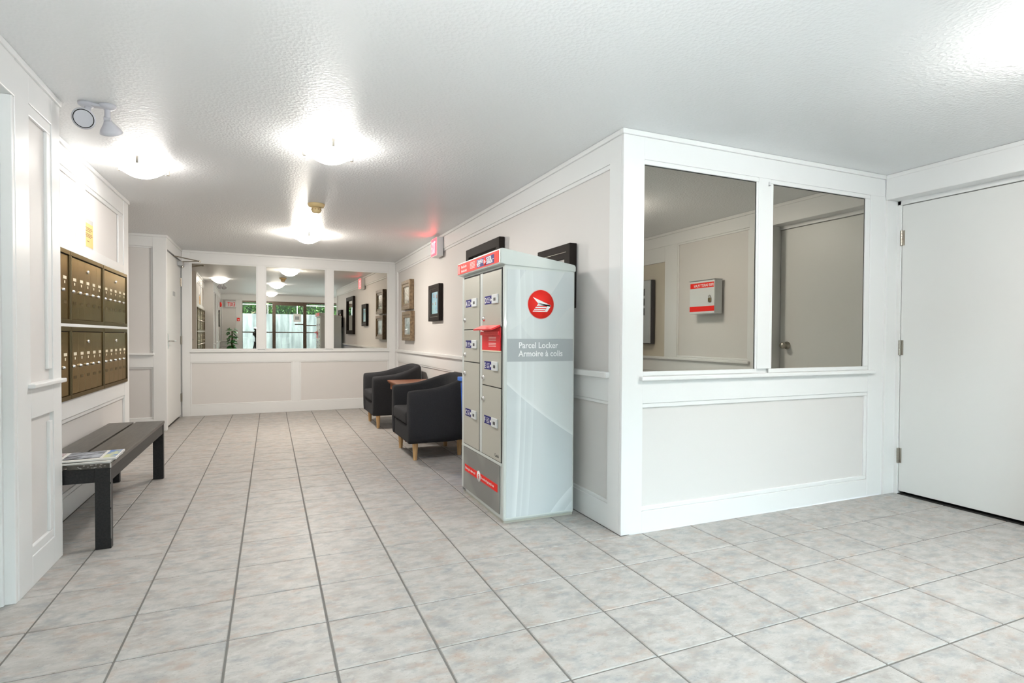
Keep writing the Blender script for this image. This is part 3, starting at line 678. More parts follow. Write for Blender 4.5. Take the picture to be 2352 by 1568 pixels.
# sloping cap
cap = [(LX-0.024, LH+0.002), (LX-0.024, 1.596), (LX-0.012, 1.602), (LXB-0.01, 1.528), (LXB, 1.520), (LXB, LH-0.026), (LX+0.01, LH-0.004)]
b = B(); b.prism(cap, lambda x, z: (x, LY0-0.008, z), lambda x, z: (x, LY1+0.026, z)); bmesh.ops.bevel(b.bm, geom=list(b.bm.edges), offset=0.004, segments=2, affect='EDGES')
capo = obj('cap', b, LOCKER, t)
hx = LX-0.024
hd = obj('header_label', B().box(hx-0.0015, hx, LY0+0.016, LY1+0.022, LH+0.008, 1.590), RED, t)
nv = obj('navy_badge', B().box(hx-0.0022, hx-0.0014, 0.512, 0.815, 1.527, 1.577), NAVY, hd)
U = (0, -1, 0); N = (-1, 0, 0)
letters('word', 'CANADA', 0.026, (hx-0.0025, 0.806, 1.555), U, N, INK, hd, sx=0.95, bold=0.0006); letters('word', 'POST', 0.026, (hx-0.0025, 0.806, 1.532), U, N, INK, hd, sx=0.95, bold=0.0006)
letters('word', 'POSTES', 0.026, (hx-0.0025, 0.640, 1.555), U, N, INK, hd, sx=0.95, bold=0.0006); letters('word', 'CANADA', 0.026, (hx-0.0025, 0.640, 1.532), U, N, INK, hd, sx=0.95, bold=0.0006)
obj('badge_line', B().box(hx-0.0026, hx-0.0020, 0.512, 0.815, 1.5505, 1.5525), INK, hd)
def emblem(parent, o, u, n, r, ring=True):
    Mx = plane_M(o, u, (0, 0, 1), n)
    d_ = obj('emblem_disc', B(Mx).lathe([(0, 0), (r, 0), (r, 0.0012), (0, 0.0012)], n=48), RED, parent)
    k = r/0.132
    wing = [(-0.082, 0.062), (0.105, -0.010), (0.062, -0.066), (0.044, -0.066), (0.062, -0.044), (0.058, -0.034), (-0.012, -0.010), (-0.040, 0.010)]
    b_ = B(Mx); z0, z1 = 0.0012, 0.0019
    def bar(pts): b_.prism([(x*k, y*k) for x, y in pts], lambda x, y: (x, y, z0), lambda x, y: (x, y, z1))
    bar([(-0.084, 0.066), (0.105, -0.008), (0.096, -0.018), (-0.030, 0.008)])
    bar([(0.105, -0.008), (0.064, -0.068), (0.036, -0.068), (0.060, -0.030), (0.064, -0.016), (0.080, -0.010)])
    bar([(-0.036, -0.004), (0.066, -0.004), (0.066, -0.014), (-0.044, -0.014)])
    bar([(-0.052, -0.024), (0.060, -0.024), (0.054, -0.034), (-0.060, -0.034)])
    bar([(-0.066, -0.044), (0.050, -0.044), (0.044, -0.052), (-0.074, -0.052)])
    bar([(-0.080, -0.060), (0.044, -0.060), (0.040, -0.068), (-0.086, -0.068)])
    bar([(-0.030, 0.012), (0.100, -0.006), (0.070, -0.016), (-0.034, -0.006)])
    obj('emblem_wing', b_, INK, d_)
    return d_
eb = emblem(hd, (hx-0.0028, 0.664, 1.552), U, N, 0.024)
letters('unit_number', '1', 0.072, (hx-0.002, 1.196, 1.528), U, N, INK, hd, bold=0.002)
letters('word', 'Parcel Locker', 0.026, (hx-0.002, 1.130, 1.558), U, N, INK, hd, sx=0.8); letters('word', 'Armoire à colis', 0.026, (hx-0.002, 1.130, 1.530), U, N, INK, hd, sx=0.72)
b = B()
for z in (1.572, 1.563, 1.554, 1.545, 1.536): b.box(hx-0.0022, hx-0.0014, 0.846, 0.945, z, z+0.004)
obj('small_print', b, PINK, hd)
# front frame strips
obj('frame_strip', B().box(LX-0.002, LX+0.006, 0.770, 0.812, 0.352, 1.490, 0, 0.003), LOCKER, t)
obj('frame_strip', B().box(LX-0.001, LX+0.006, 1.140, 1.176, 0.040, 1.495, 0, 0.003), LOCKER, t)
obj('frame_strip', B().box(LX-0.002, LX+0.006, 0.448, 1.15, 0.332, 0.350, 0, 0.003), LOCKER, t)
obj('door_recess', B().box(LX+0.001, LX+0.006, 0.446, 1.142, 0.350, 1.494), BLACK, t)
def ldoor(letter, y0, y1, z0, z1, zl, zk):
    d_ = obj('locker_door', B().box(LX-0.003, LX+0.004, y0, y1, z0, z1, 0, 0.002), LDOOR, t)
    f = LX-0.003
    lb = obj('door_label', B().box(f-0.0012, f, y1-0.178, y1-0.040, zl-0.050, zl), NAVY, d_)
    letters('letter', letter, 0.046, (f-0.0016, y1-0.044, zl-0.042), U, N, INK, d_, sx=0.85, bold=0.001)
    b_ = B()
    for k in range(4): b_.box(f-0.0016, f-0.001, y1-0.128, y1-0.080, zl-0.014-k*0.009, zl-0.011-k*0.009)
    b_.prism([(y1-0.140, zl-0.016), (y1-0.166, zl-0.026), (y1-0.140, zl-0.036)], lambda y, z: (f-0.0016, y, z), lambda y, z: (f-0.001, y, z))
    b_.prism([(y1-0.178, zl-0.012), (y1-0.160, zl-0.025), (y1-0.178, zl-0.038)], lambda y, z: (f-0.0016, y, z), lambda y, z: (f-0.001, y, z))
    obj('small_print', b_, INK, d_)
    lk_ = obj('key_lock', B().box(f-0.010, f, y1-0.270, y1-0.178, zl-0.052, zl+0.003, 0, 0.003), PALEBOX, d_)
    obj('keyway', B().box(f-0.0105, f-0.0095, y1-0.246, y1-0.212, zl-0.036, zl-0.018), DKINK, lk_)
    obj('cam_lock', B().lathe([(0.017, 0), (0.017, -0.004), (0.012, -0.007), (0.011, -0.010), (0, -0.0105)], (f, y1-0.026, zk), 18, axis='x'), CHROME, d_)
ldoor('A', 0.822, 1.132, 1.138, 1.484, 1.338, 1.203); ldoor('B', 0.822, 1.132, 0.922, 1.132, 1.064, 0.966); ldoor('C', 0.822, 1.132, 0.354, 0.916, 0.600, 0.838)
ldoor('D', 0.454, 0.764, 1.150, 1.484, 1.340, 1.202); ldoor('E', 0.454, 0.764, 0.790, 1.004, 0.938, 0.834); ldoor('F', 0.454, 0.764, 0.354, 0.784, 0.600, 0.700)
# red mail slot with flap
sl = obj('mail_slot', B().box(LX-0.006, LX+0.004, 0.462, 0.764, 1.006, 1.146, 0, 0.002), REDP, t)
b = B(); b.prism([(LX-0.006, 1.150), (LX-0.062, 1.128), (LX-0.064, 1.136), (LX-0.006, 1.160)], lambda x, z: (x, 0.458, z), lambda x, z: (x, 0.770, z))
obj('slot_flap', b, REDP, sl)
obj('slot_lip', B().box(LX-0.016, LX-0.005, 0.470, 0.772, 1.098, 1.124, 0, 0.003), REDP, sl)
b = B()
for z in (1.084, 1.075, 1.066, 1.048, 1.039, 1.030): b.box(LX-0.0066, LX-0.0058, 0.525, 0.645, z, z+0.004)
obj('small_print', b, PINK, sl)
obj('slot_edge', B().box(LX-0.0075, LX+0.004, 0.458, 0.772, 1.000, 1.007), CREAM, sl)
# lower panel and slogan strip
lp = obj('lower_panel', B().box(LX-0.002, LX+0.004, 0.470, 1.140, 0.044, 0.330, 0, 0.003), LLOW, t)
st = obj('slogan_strip', B().box(LX-0.0030, LX-0.0018, 0.500, 1.104, 0.166, 0.213), RED, lp)
letters('slogan', 'Delivering the online world', 0.0235, (LX-0.0034, 1.094, 0.183), U, N, INK, lp, sx=0.78); letters('slogan', "Du monde en ligne jusqu'à vous", 0.0235, (LX-0.0034, 0.780, 0.183), U, N, INK, lp, sx=0.74)
b = B(plane_M((LX-0.0032, 0.822, 0.189), U, (0, 0, 1), N)); b.lathe([(0, 0), (0.035, 0), (0.035, 0.0012), (0, 0.0012)], n=32); rd = obj('round_seal', b, INK, lp)
b = B(plane_M((LX-0.0046, 0.822, 0.189), U, (0, 0, 1), N)); b.box(-0.016, 0.016, -0.002, 0.002, 0, 0.0006).box(-0.002, 0.002, -0.016, 0.016, 0, 0.0006).box(-0.012, 0.012, 0.008, 0.012, 0, 0.0006).box(-0.012, 0.012, -0.012, -0.008, 0, 0.0006); obj('seal_print', b, RED, rd)
letters('word', 'Canada', 0.030, (LX-0.0034, 0.546, 0.374), U, N, DKINK, t, sx=0.75)
letters('serial', '079907A', 0.024, (LX+0.0036, 1.168, 0.020), U, N, DKINK, t, sx=0.85)
# side print
sp = obj('side_panel', B().box(LX+0.022, LXB-0.014, LY0-0.0015, LY0+0.002, 0.034, LH-0.03), LSIDE, t)
sp.data.transform(Matrix.Translation((2.29-2.29, 0, 0)))
bd = obj('grey_band', B().box(LX+0.024, LXB-0.014, LY0-0.0028, LY0-0.0014, 0.945, 1.078), BAND, sp)
U2 = (1, 0, 0); N2 = (0, -1, 0)
letters('word', 'Parcel Locker', 0.050, (2.152, LY0-0.0032, 1.024), U2, N2, INK, sp, bold=0.0006, sx=0.93); letters('word', 'Armoire à colis', 0.050, (2.152, LY0-0.0032, 0.975), U2, N2, INK, sp, bold=0.0006, sx=0.93)
d_ = obj('emblem_halo', B(plane_M((2.296, LY0-0.0016, 1.283), U2, (0, 0, 1), N2)).lathe([(0, 0), (0.088, 0), (0.088, 0.0008), (0, 0.0008)], n=48), PINK, sp)
emblem(sp, (2.296, LY0-0.0025, 1.283), U2, N2, 0.0845)

# ------------------------------------------------------------------ pictures on the hall wall
def picture(name, label, y0, y1, z0, z1, fwid, dep, m, artm, matw=0.0, lip=None, matm=MATBOARD, cat='picture'):
    t = thing(name, label, cat, (XH, (y0+y1)/2, z0), 0, 'framed pictures on the hall wall')
    fr = frame_x(XH-0.002 if True else XH, -1); n0 = PN
    def ring(nm, a, w_, d0, d1, mm, ch=0.003):
        b = B(fr); b.box(y0+a, y1-a, d0, d1, z0+a, z0+a+w_, 0, ch).box(y0+a, y1-a, d0, d1, z1-a-w_, z1-a, 0, ch)
        b.box(y0+a, y0+a+w_, d0, d1, z0+a+w_*0.9, z1-a-w_*0.9, 0, ch).box(y1-a-w_, y1-a, d0, d1, z0+a+w_*0.9, z1-a-w_*0.9, 0, ch)
        return obj(nm, b, mm, t)
    ring('frame', 0, fwid*0.55, n0+0.001, dep, m); ring('inner_frame', fwid*0.5, fwid*0.5, n0+0.001, dep-0.010, m)
    if lip: ring('frame_lip', fwid*0.42, fwid*0.16, n0+0.002, dep-0.003, lip, 0.002)
    a = fwid
    obj('backing', B(fr).box(y0+a*0.8, y1-a*0.8, n0+0.001, dep-0.022, z0+a*0.8, z1-a*0.8), matm, t)
    a = fwid+matw
    obj('print', B(fr).box(y0+a, y1-a, dep-0.023, dep-0.0205, z0+a, z1-a), artm, t)
    return t
picture('framed_picture', 'upper of two antique gold framed pictures near the far corner', 4.90, 5.42, 1.458, 1.862, 0.085, 0.045, FRGOLD, ART_SEPIA, 0.0, FRLIP)
picture('framed_picture', 'lower of two antique gold framed pictures near the far corner', 4.86, 5.40, 1.030, 1.432, 0.085, 0.040, FRGOLD, ART_GREY, 0.0, FRLIP)
tp = picture('framed_picture', 'black framed pale blue picture below the red exit sign', 3.52, 3.97, 1.268, 1.688, 0.085, 0.032, FRDARK, ART_BLUE, 0.0, FRSILV)
b = B(frame_x(XH-0.002, -1))
for (yy, zz, r) in ((3.80, 1.56, 0.022), (3.68, 1.55, 0.024), (3.84, 1.47, 0.016), (3.72, 1.47, 0.018), (3.86, 1.40, 0.010), (3.67, 1.39, 0.010)):
    b.lathe([(0, 0.0115), (r, 0.0115), (r*0.6, 0.0125), (0, 0.0125)], (yy, 0, zz), 14, axis='y')
obj('balloon_shapes', b, mat('muted_rose_print', (0.30, 0.24, 0.22), 0.5), tp)
t = thing('framed_mirror', 'tall black framed mirror on the wall, top showing over the locker', 'mirror', (XH, 2.14, 1.11), 0, 'framed pictures on the hall wall')
fr = frame_x(XH-0.002, -1); b = B(fr); y0, y1, z0, z1, a = 1.712, 2.570, 1.110, 1.916, 0.082
b.box(y0, y1, PN, 0.034, z0, z0+a, 0, 0.006).box(y0, y1, PN, 0.034, z1-a, z1, 0, 0.006).box(y0, y0+a, PN, 0.034, z0+a*.9, z1-a*.9, 0, 0.006).box(y1-a, y1, PN, 0.034, z0+a*.9, z1-a*.9, 0, 0.006)
obj('frame', b, FRDARK, t); obj('mirror_glass', B(fr).box(y0+a*.8, y1-a*.8, PN, 0.008, z0+a*.8, z1-a*.8), mat('clear_mirror', (0.80, 0.79, 0.77), 0.02, 1.0), t)
picture('framed_picture', 'black framed red flower picture, corner showing behind the locker top', 0.525, 0.985, 1.275, 1.682, 0.09, 0.036, FRDARK, ART_RED, 0.02, FRSILV)

# ------------------------------------------------------------------ armchairs, table, bin
def armchair(cx, cy, label):
    t = thing('tub_armchair', label, 'armchair', (cx, cy, 0), 0, 'charcoal tub armchairs')
    D, Wd, th = 0.300, 0.385, 0.105          # half depth, half width, wall thickness
    # plan path of the shell centreline, front of near arm -> back -> front of far arm
    path = []; hw, hb, R_ = Wd-th/2, D-th/2, 0.20
    for k in range(6): path.append((-D+0.01+(hb-R_+D-0.01)*k/5, -hw))
    for k in range(1, 7): a = -PI/2+PI/2*k/7; path.append((hb-R_+R_*math.cos(a), -hw+R_+R_*math.sin(a)))
    for k in range(5): path.append((hb, -hw+R_+(2*hw-2*R_)*k/4))
    for k in range(1, 7): a = PI/2*k/7; path.append((hb-R_+R_*math.cos(a), hw-R_+R_*math.sin(a)))
    for k in range(6): path.append((hb-R_-(hb-R_+D-0.01)*k/5, hw))
    n = len(path); rings = []
    for i, (x, y) in enumerate(path):
        p0 = Vector(path[max(i-1, 0)]); p1 = Vector(path[min(i+1, n-1)]); tg = (p1-p0).normalized(); nr = Vector((tg.y, -tg.x))  # outward
        u = (x+D)/(2*D); s_ = u*u*(3-2*u)
        h = 0.618+0.045*u+0.105*max(0, (u-0.35)/0.65)**1.5
        lean = 0.030*max(0, (u-0.5)*2)         # back flares outward with height
        sec = []
        for (o_, z) in ((th/2, 0.145), (th/2, 0.30), (th/2+lean*0.5, 0.46), (th/2+lean*0.9, h-0.045), (th/2-0.018+lean, h-0.010), (0.0+lean, h), (-th/2+0.018+lean, h-0.012), (-th/2+lean*0.8, h-0.05), (-th/2, 0.42), (-th/2, 0.20), (-th/2, 0.145)):
            tp_ = 0.0 if z > 0.3 else 0.018*(0.3-z)/0.155
            sec.append((x+nr.x*(o_-tp_*(1 if o_ > 0 else 0)), y+nr.y*(o_-tp_*(1 if o_ > 0 else 0)), z))
        rings.append(sec)
    # rounded arm fronts
    def front(sec, amt, sc_):
        c = Vector((sum(p[0] for p in sec)/len(sec), sum(p[1] for p in sec)/len(sec), 0.38))
        return [(p[0]-amt, c.y+(p[1]-c.y)*sc_, c.z+(p[2]-c.z)*(1-(1-sc_)*0.22)) for p in sec]
    rings = [front(rings[0], 0.022, 0.62), front(rings[0], 0.014, 0.90)]+rings+[front(rings[-1], 0.014, 0.90), front(rings[-1], 0.022, 0.62)]
    m_ = len(rings[0]); v = [p for r_ in rings for p in r_]
    f = [(i*m_+k, i*m_+(k+1) % m_, (i+1)*m_+(k+1) % m_, (i+1)*m_+k) for i in range(len(rings)-1) for k in range(m_)]
    f += [tuple(range(m_)), tuple(reversed(range((len(rings)-1)*m_, len(rings)*m_)))]
    b = B(Matrix.Translation((cx, cy, 0))); b._add(v, f, 0, True)
    sh = obj('shell', b, FABRIC, t); md = sh.modifiers.new('round', 'SUBSURF'); md.levels = 2; md.render_levels = 2
    b = B(Matrix.Translation((cx, cy, 0))); b.box(-D+0.002, hb-0.02, -Wd+th-0.006, Wd-th+0.006, 0.148, 0.305, 0, 0.012); obj('seat_base', b, FABRIC, t)
    b = B(Matrix.Translation((cx, cy, 0))); b.box(-D-0.022, hb-0.045, -Wd+th+0.002, Wd-th-0.002, 0.306, 0.435, 0, 0.034)
    cu = obj('seat_cushion', b, FABRIC, t); md = cu.modifiers.new('round', 'SUBSURF'); md.levels = 1; md.render_levels = 2
    for p in cu.data.polygons: p.use_smooth = True
    for (lx, ly) in ((-0.234, -0.295), (-0.234, 0.295), (0.195, -0.225), (0.195, 0.225)):
        obj('leg', B(Matrix.Translation((cx, cy, 0))).tube((lx, ly, 0.0), (lx, ly, 0.150), 0.017, 0.026, 20), BEECH, t)
    return t
armchair(2.222, 2.575, 'charcoal fabric tub armchair nearest the parcel locker, wooden legs showing')
armchair(2.222, 4.425, 'charcoal fabric tub armchair farthest from the locker, beside the mirror wall')
t = thing('side_table', 'small red-brown wooden table between the two armchairs', 'table', (2.29, 3.55, 0))
tx0, tx1, ty0, ty1 = 2.055, 2.52, 3.12, 3.93
obj('table_top', B().box(tx0, tx1, ty0, ty1, 0.566, 0.584, 0, 0.006), REDWOOD, t)
obj('top_moulding', B().box(tx0+0.010, tx1-0.010, ty0+0.010, ty1-0.010, 0.550, 0.567, 0, 0.004), REDWOOD, t)
obj('apron', B().box(tx0+0.03, tx1-0.03, ty0+0.03, ty1-0.03, 0.485, 0.551), REDWOOD, t)
for lx in (tx0+0.05, tx1-0.05):
    for ly in (ty0+0.05, 3.70): obj('leg', B().lathe([(0.022, 0.49), (0.024, 0.40), (0.017, 0.37), (0.022, 0.33), (0.024, 0.20), (0.018, 0.06), (0.013, 0.0)], (lx, ly, 0), 16), REDWOOD, t)
t = thing('recycling_bin', 'blue plastic recycling bin between the locker and armchair', 'bin', (2.375, 1.52, 0))
b = B(); bx0, bx1, by0, by1 = 2.218, 2.50, 1.30, 1.72
def frust(b, x0, x1, y0, y1, z0, z1, ins):
    v = [(x0+ins, y0+ins, z0), (x1-ins, y0+ins, z0), (x1-ins, y1-ins, z0), (x0+ins, y1-ins, z0), (x0, y0, z1), (x1, y0, z1), (x1, y1, z1), (x0, y1, z1)]
    return b._add(v, [(3, 2, 1, 0), (4, 5, 6, 7), (0, 1, 5, 4), (1, 2, 6, 5), (2, 3, 7, 6), (3, 0, 4, 7)])
frust(b, bx0, bx1, by0, by1, 0.0, 0.735, 0.022); bmesh.ops.bevel(b.bm, geom=list(b.bm.edges), offset=0.012, segments=2, affect='EDGES'); obj('bin_body', b, BLUE, t)
obj('rim', B().box(bx0-0.018, bx1+0.014, by0-0.014, by1+0.018, 0.735, 0.768, 0, 0.006), BLUE2, t)
obj('handle', B().box(bx0-0.010, bx0+0.01, 1.45, 1.57, 0.690, 0.737, 0, 0.004), BLUE, t)

# ------------------------------------------------------------------ bench and newspapers
t = thing('slatted_bench', 'low black wooden bench with two wide slats below the mailboxes', 'bench', (-0.10, 1.62, 0))
by0, by1, bz = 0.848, 2.405, 0.436
for (a, c) in ((-0.108, 0.076), (-0.278, -0.124)):
    obj('slat', B().box(a, c, by0, by1, bz-0.022, bz, 0, 0.002), BENCHTOP, t)
obj('apron', B().box(0.052, 0.070, by0+0.05, by1-0.05, bz-0.092, bz-0.022), DARKWOOD, t); obj('apron', B().box(-0.272, -0.254, by0+0.05, by1-0.05, bz-0.092, bz-0.022), DARKWOOD, t)
for y in (by0+0.008, by1-0.026): obj('end_apron', B().box(-0.21, 0.012, y, y+0.018, bz-0.094, bz-0.022), DARKWOOD, t)
for lx in (0.005, -0.274):
    for ly in (by0+0.004, by1-0.044): obj('leg', B().box(lx, lx+0.068, ly, ly+0.040, 0.0, bz-0.022, 0, 0.002), DARKWOOD, t)
b = B(); random.seed(3)
for k in range(16):
    x = random.uniform(-0.10, 0.05); z = bz-0.011+random.uniform(-0.008, 0.009); l = random.uniform(0.003, 0.010)
    b.box(x, x+l, by0-0.0006, by0+0.0004, z, z+random.uniform(0.0012, 0.003))
for z0_, z1_ in ((0.05, 0.20), (0.21, 0.33), (0.34, 0.41)): b.box(0.0722, 0.0732, by0+0.0035, by0+0.0045, z0_, z1_)
b.box(0.070, 0.0765, by0-0.0006, by0+0.002, bz-0.022, bz+0.0003)
obj('paint_chips', b, CHIP, t)
def newspaper(c, rz, w_, h_, z, th_, label, seed):
    random.seed(seed)
    t = thing('newspaper', label, 'newspaper', (c[0], c[1], z), rz, 'newspapers on the bench')
    M = mw(t); b = B(M)
    nx = 10; v = []
    for lay in (0, 1):
        for i in range(nx+1):
            for j in (0, 1):
                x = -w_/2+w_*i/nx; y = -h_/2+h_*j
                v.append((x, y, lay*th_+0.0035*lay*math.sin(3.0*i/nx+seed)**2))
    q = lambda l, i, j: l*(nx+1)*2+i*2+j
    f = []
    for i in range(nx):
        f += [(q(1, i, 0), q(1, i+1, 0), q(1, i+1, 1), q(1, i, 1)), (q(0, i, 0), q(0, i, 1), q(0, i+1, 1), q(0, i+1, 0)), (q(0, i, 0), q(0, i+1, 0), q(1, i+1, 0), q(1, i, 0)), (q(0, i, 1), q(1, i, 1), q(1, i+1, 1), q(0, i+1, 1))]
    f += [(q(0, 0, 0), q(1, 0, 0), q(1, 0, 1), q(0, 0, 1)), (q(0, nx, 0), q(0, nx, 1), q(1, nx, 1), q(1, nx, 0))]
    b._add(v, f); pg = obj('pages', b, PAPER, t)
    zt = th_+0.0042
    def pic(x0, x1, y0, y1, m_, nm='photo'): obj(nm, B(M).box(x0, x1, y0, y1, zt-0.0012, zt), m_, t)
    return t, pic
GREYPH = noise_col(mat('grey_news_photo', (0.2, 0.2, 0.2), 0.8), (0.07, 0.07, 0.075), (0.36, 0.38, 0.42), 22)
COLPH = noise_col(mat('colour_news_photo', (0.2, 0.3, 0.5), 0.8), (0.12, 0.2, 0.42), (0.50, 0.52, 0.30), 24, 0.42, 0.58)
ROSEPH = noise_col(mat('rosy_news_print', (0.5, 0.4, 0.4), 0.8), (0.25, 0.18, 0.18), (0.60, 0.52, 0.52), 30)
newspaper((-0.085, 0.985), -0.02, 0.315, 0.245, bz+0.0008, 0.006, 'folded newspaper underneath, lower of the two on the bench', 2)
t, pic = newspaper((-0.078, 1.000), 0.045, 0.325, 0.238, bz+0.0118, 0.006, 'folded colour newspaper on top, lying on the bench end', 5)
pic(-0.07, 0.085, -0.085, 0.10, GREYPH); pic(0.10, 0.155, -0.095, 0.11, COLPH); pic(-0.155, -0.09, -0.08, 0.10, ROSEPH)

# ------------------------------------------------------------------ right wall fittings (seen in the tinted mirror)
t = thing('safety_plan_box', 'pale grey steel box with red lettering and padlock on the right wall', 'box', (XR, -1.67, 1.32))
x0 = XR-0.10
obj('box_body', B().box(x0+0.006, XR-0.006, -1.840, -1.500, 1.322, 1.645, 0, 0.003), PALEBOX, t)
bdr = obj('box_door', B().box(x0, x0+0.006, -1.838, -1.502, 1.325, 1.640, 0, 0.002), PALEBOX, t)
obj('box_lid', B().box(x0-0.006, XR-0.006, -1.845, -1.495, 1.645, 1.650), GREYM, t)
obj('red_title_strip', B().box(x0-0.001, x0, -1.830, -1.508, 1.572, 1.622), RED, bdr)
letters('title', 'FIRE SAFETY PLAN', 0.038, (x0-0.0016, -1.512, 1.582), (0, -1, 0), (-1, 0, 0), INK, bdr, sx=0.86, bold=0.0006)
obj('red_stripe', B().box(x0-0.001, x0, -1.838, -1.502, 1.345, 1.395), RED, bdr)
pd = obj('padlock', B().box(x0-0.016, x0-0.002, -1.572, -1.540, 1.432, 1.470, 0, 0.003), BRASSY, bdr)
obj('shackle', B().path([(x0-0.009, -1.567, 1.468), (x0-0.009, -1.567, 1.488), (x0-0.009, -1.556, 1.496), (x0-0.009, -1.545, 1.488), (x0-0.009, -1.545, 1.468)], 0.003), CHROME, pd)
t = thing('alarm_panel', 'grey fire alarm panel in the niche, cut by the mirror edge', 'alarm panel', (XR, -2.75, 1.02))
obj('cabinet', B().box(XR-0.045, XR-0.0, -3.02, -2.520, 1.02, 1.735, 0, 0.003), mat('dark_grey_metal', (0.05, 0.05, 0.055), 0.4), t)
pd = obj('cabinet_door', B().box(XR-0.062, XR-0.045, -3.02, -2.530, 1.025, 1.730, 0, 0.004), GREYM, t)
for k, zz in enumerate((1.56, 1.45, 1.34)):
    obj('indicator_window', B().box(XR-0.0635, XR-0.0615, -2.95, -2.62, zz, zz+0.08), DKINK, pd)

# ------------------------------------------------------------------ south side: wall, entrance glazing
fr = frame_y(YS, 1)
GX0, GX1 = 0.435, 4.20
w = wall('wall_back', fr, -0.30, GX0, n0=-0.14)
panel(w, fr, -0.10, 0.27, 0.88, ZF, 0.018); board(w, fr, 'stile', 0.27, GX0, 0, ZF); board(w, fr, 'frieze_board', XL, GX0, ZF, 2.196); crown(w, fr, XL, XR)
sill(w, fr, XL, 0.30); board(w, fr, 'rail', XL, 0.27, 0.722, 0.860); board(w, fr, 'baseboard', XL, 0.27, 0, 0.13); panel(w, fr, -0.10, 0.27, 0.13, 0.722, 0.018)
w = struct(obj('wall_back_header', B(fr).box(GX0, GX1, -0.14, 0.0, 2.05, CEIL), WHITE))
w = struct(obj('wall_back_right', B(fr).box(GX1, 4.95, -0.14, 0.0, 0, CEIL), PANEL))
wi = struct(obj('window_1', B(fr).box(GX0, GX1, -0.10, -0.03, 2.005, 2.05, 0, 0.003), BRONZEFRAME), 'brown framed glazed entrance reflected in the far mirrors', 'window')
posts = [(GX0, GX0+0.012), (1.240, 1.330), (2.10, 2.195), (3.14, 3.22), (GX1-0.05, GX1)]
for (a, c) in posts: obj('window_post', B(fr).box(a, c, -0.10, -0.03, 0, 2.008, 0, 0.003), BRONZEFRAME, wi)
for (a, c) in zip(posts[:-1], posts[1:]):
    obj('window_rail', B(fr).box(a[1], c[0], -0.085, -0.045, 1.122, 1.150), BRONZEFRAME, wi)
    obj('window_rail', B(fr).box(a[1], c[0], -0.10, -0.03, 0.0, 0.09), BRONZEFRAME, wi)
    obj('glass_pane', B(fr).box(a[1], c[0], -0.068, -0.062, 0.09, 1.122), GLASS, wi); obj('glass_pane', B(fr).box(a[1], c[0], -0.068, -0.062, 1.150, 2.008), GLASS, wi)
obj('door_top_rail', B(fr).box(1.330, 2.10, -0.09, -0.035, 1.940, 2.006), BRONZEFRAME, wi)
obj('push_bar', B(fr).box(1.86, 2.10, -0.04, 0.0, 1.365, 1.395, 0, 0.004), BRONZEFRAME, wi)
obj('side_bar', B(fr).box(2.195, 3.14, -0.085, -0.045, 1.335, 1.365), BRONZEFRAME, wi)
t = thing('door_notice', 'white notice taped to the entrance door glass, seen reflected', 'notice', (1.93, YS-0.06, 1.455))
obj('paper', B(fr).box(1.825, 2.04, -0.060, -0.058, 1.455, 1.700), INK, t); obj('print_block', B(fr).box(1.87, 1.99, -0.058, -0.0575, 1.52, 1.62), mat('pale_grey_print', (0.35, 0.37, 0.40), 0.6), t)
t = thing('pull_station', 'small red fire pull station beside the entrance glazing', 'alarm', (0.335, YS, 1.46))
obj('box_body', B(fr).box(0.300, 0.372, 0.0, 0.035, 1.455, 1.545, 0, 0.004), RED, t); obj('pull_handle', B(fr).box(0.316, 0.356, 0.034, 0.044, 1.475, 1.500, 0, 0.002), INK, t)
t = thing('fire_bell', 'round red fire bell high on the left entry wall', 'bell', (XL, -2.95, 1.86))
obj('gong', B(frame_x(XL, 1)).lathe([(0.0, 0.045), (0.03, 0.043), (0.065, 0.028), (0.075, 0.0), (0.0, 0.0)], (-2.95, 0, 1.90), 28, axis='y'), RED, t)
t = thing('framed_notice', 'narrow black framed notice on the left entry wall', 'picture', (XL, -2.45, 1.30))
fr2 = frame_x(XL, 1)
obj('frame', B(fr2).box(-2.60, -2.30, PN, 0.012, 1.28, 1.72, 0, 0.003), FRDARK, t); obj('print', B(fr2).box(-2.575, -2.325, 0.0115, 0.0130, 1.305, 1.695), MATBOARD, t)

# potted plant by the entrance
px, py = 0.17, -2.92
t = thing('potted_plant', 'leafy green potted plant under the white exit sign, seen reflected', 'plant', (px, py, 0))
obj('pot', B().lathe([(0.0, 0.0), (0.11, 0.0), (0.15, 0.30), (0.155, 0.32), (0.14, 0.32), (0.13, 0.28), (0.0, 0.28)], (px, py, 0), 28), POTM, t)
obj('moss_pole', B().tube((px, py, 0.27), (px+0.01, py, 1.15), 0.022, 0.018, 12), mat('moss_brown', (0.12, 0.08, 0.04), 0.9), t)
random.seed(11)
def leaf_me(L, Wd_):
    b = B(); pts = []
    n = 8
    for i in range(n+1):
        u = i/n; wv = Wd_*math.sin(PI*u**0.75)**0.8 if 0 < u < 1 else 0.0
        z = -0.9*L*u*u*0.45
        pts.append(((u*L, -wv, z-0.25*wv), (u*L, 0, z), (u*L, wv, z-0.25*wv)))
    v = [p for r_ in pts for p in r_]
    b._add(v, [(i*3+k, i*3+k+1, (i+1)*3+k+1, (i+1)*3+k) for i in range(n) for k in (0, 1)], 0, True)
    me = bpy.data.meshes.new('leaf'); bmesh.ops.remove_doubles(b.bm, verts=b.bm.verts, dist=1e-5); b.bm.to_mesh(me); b.bm.free(); me.materials.append(LEAF); return me
LM = leaf_me(0.21, 0.085)
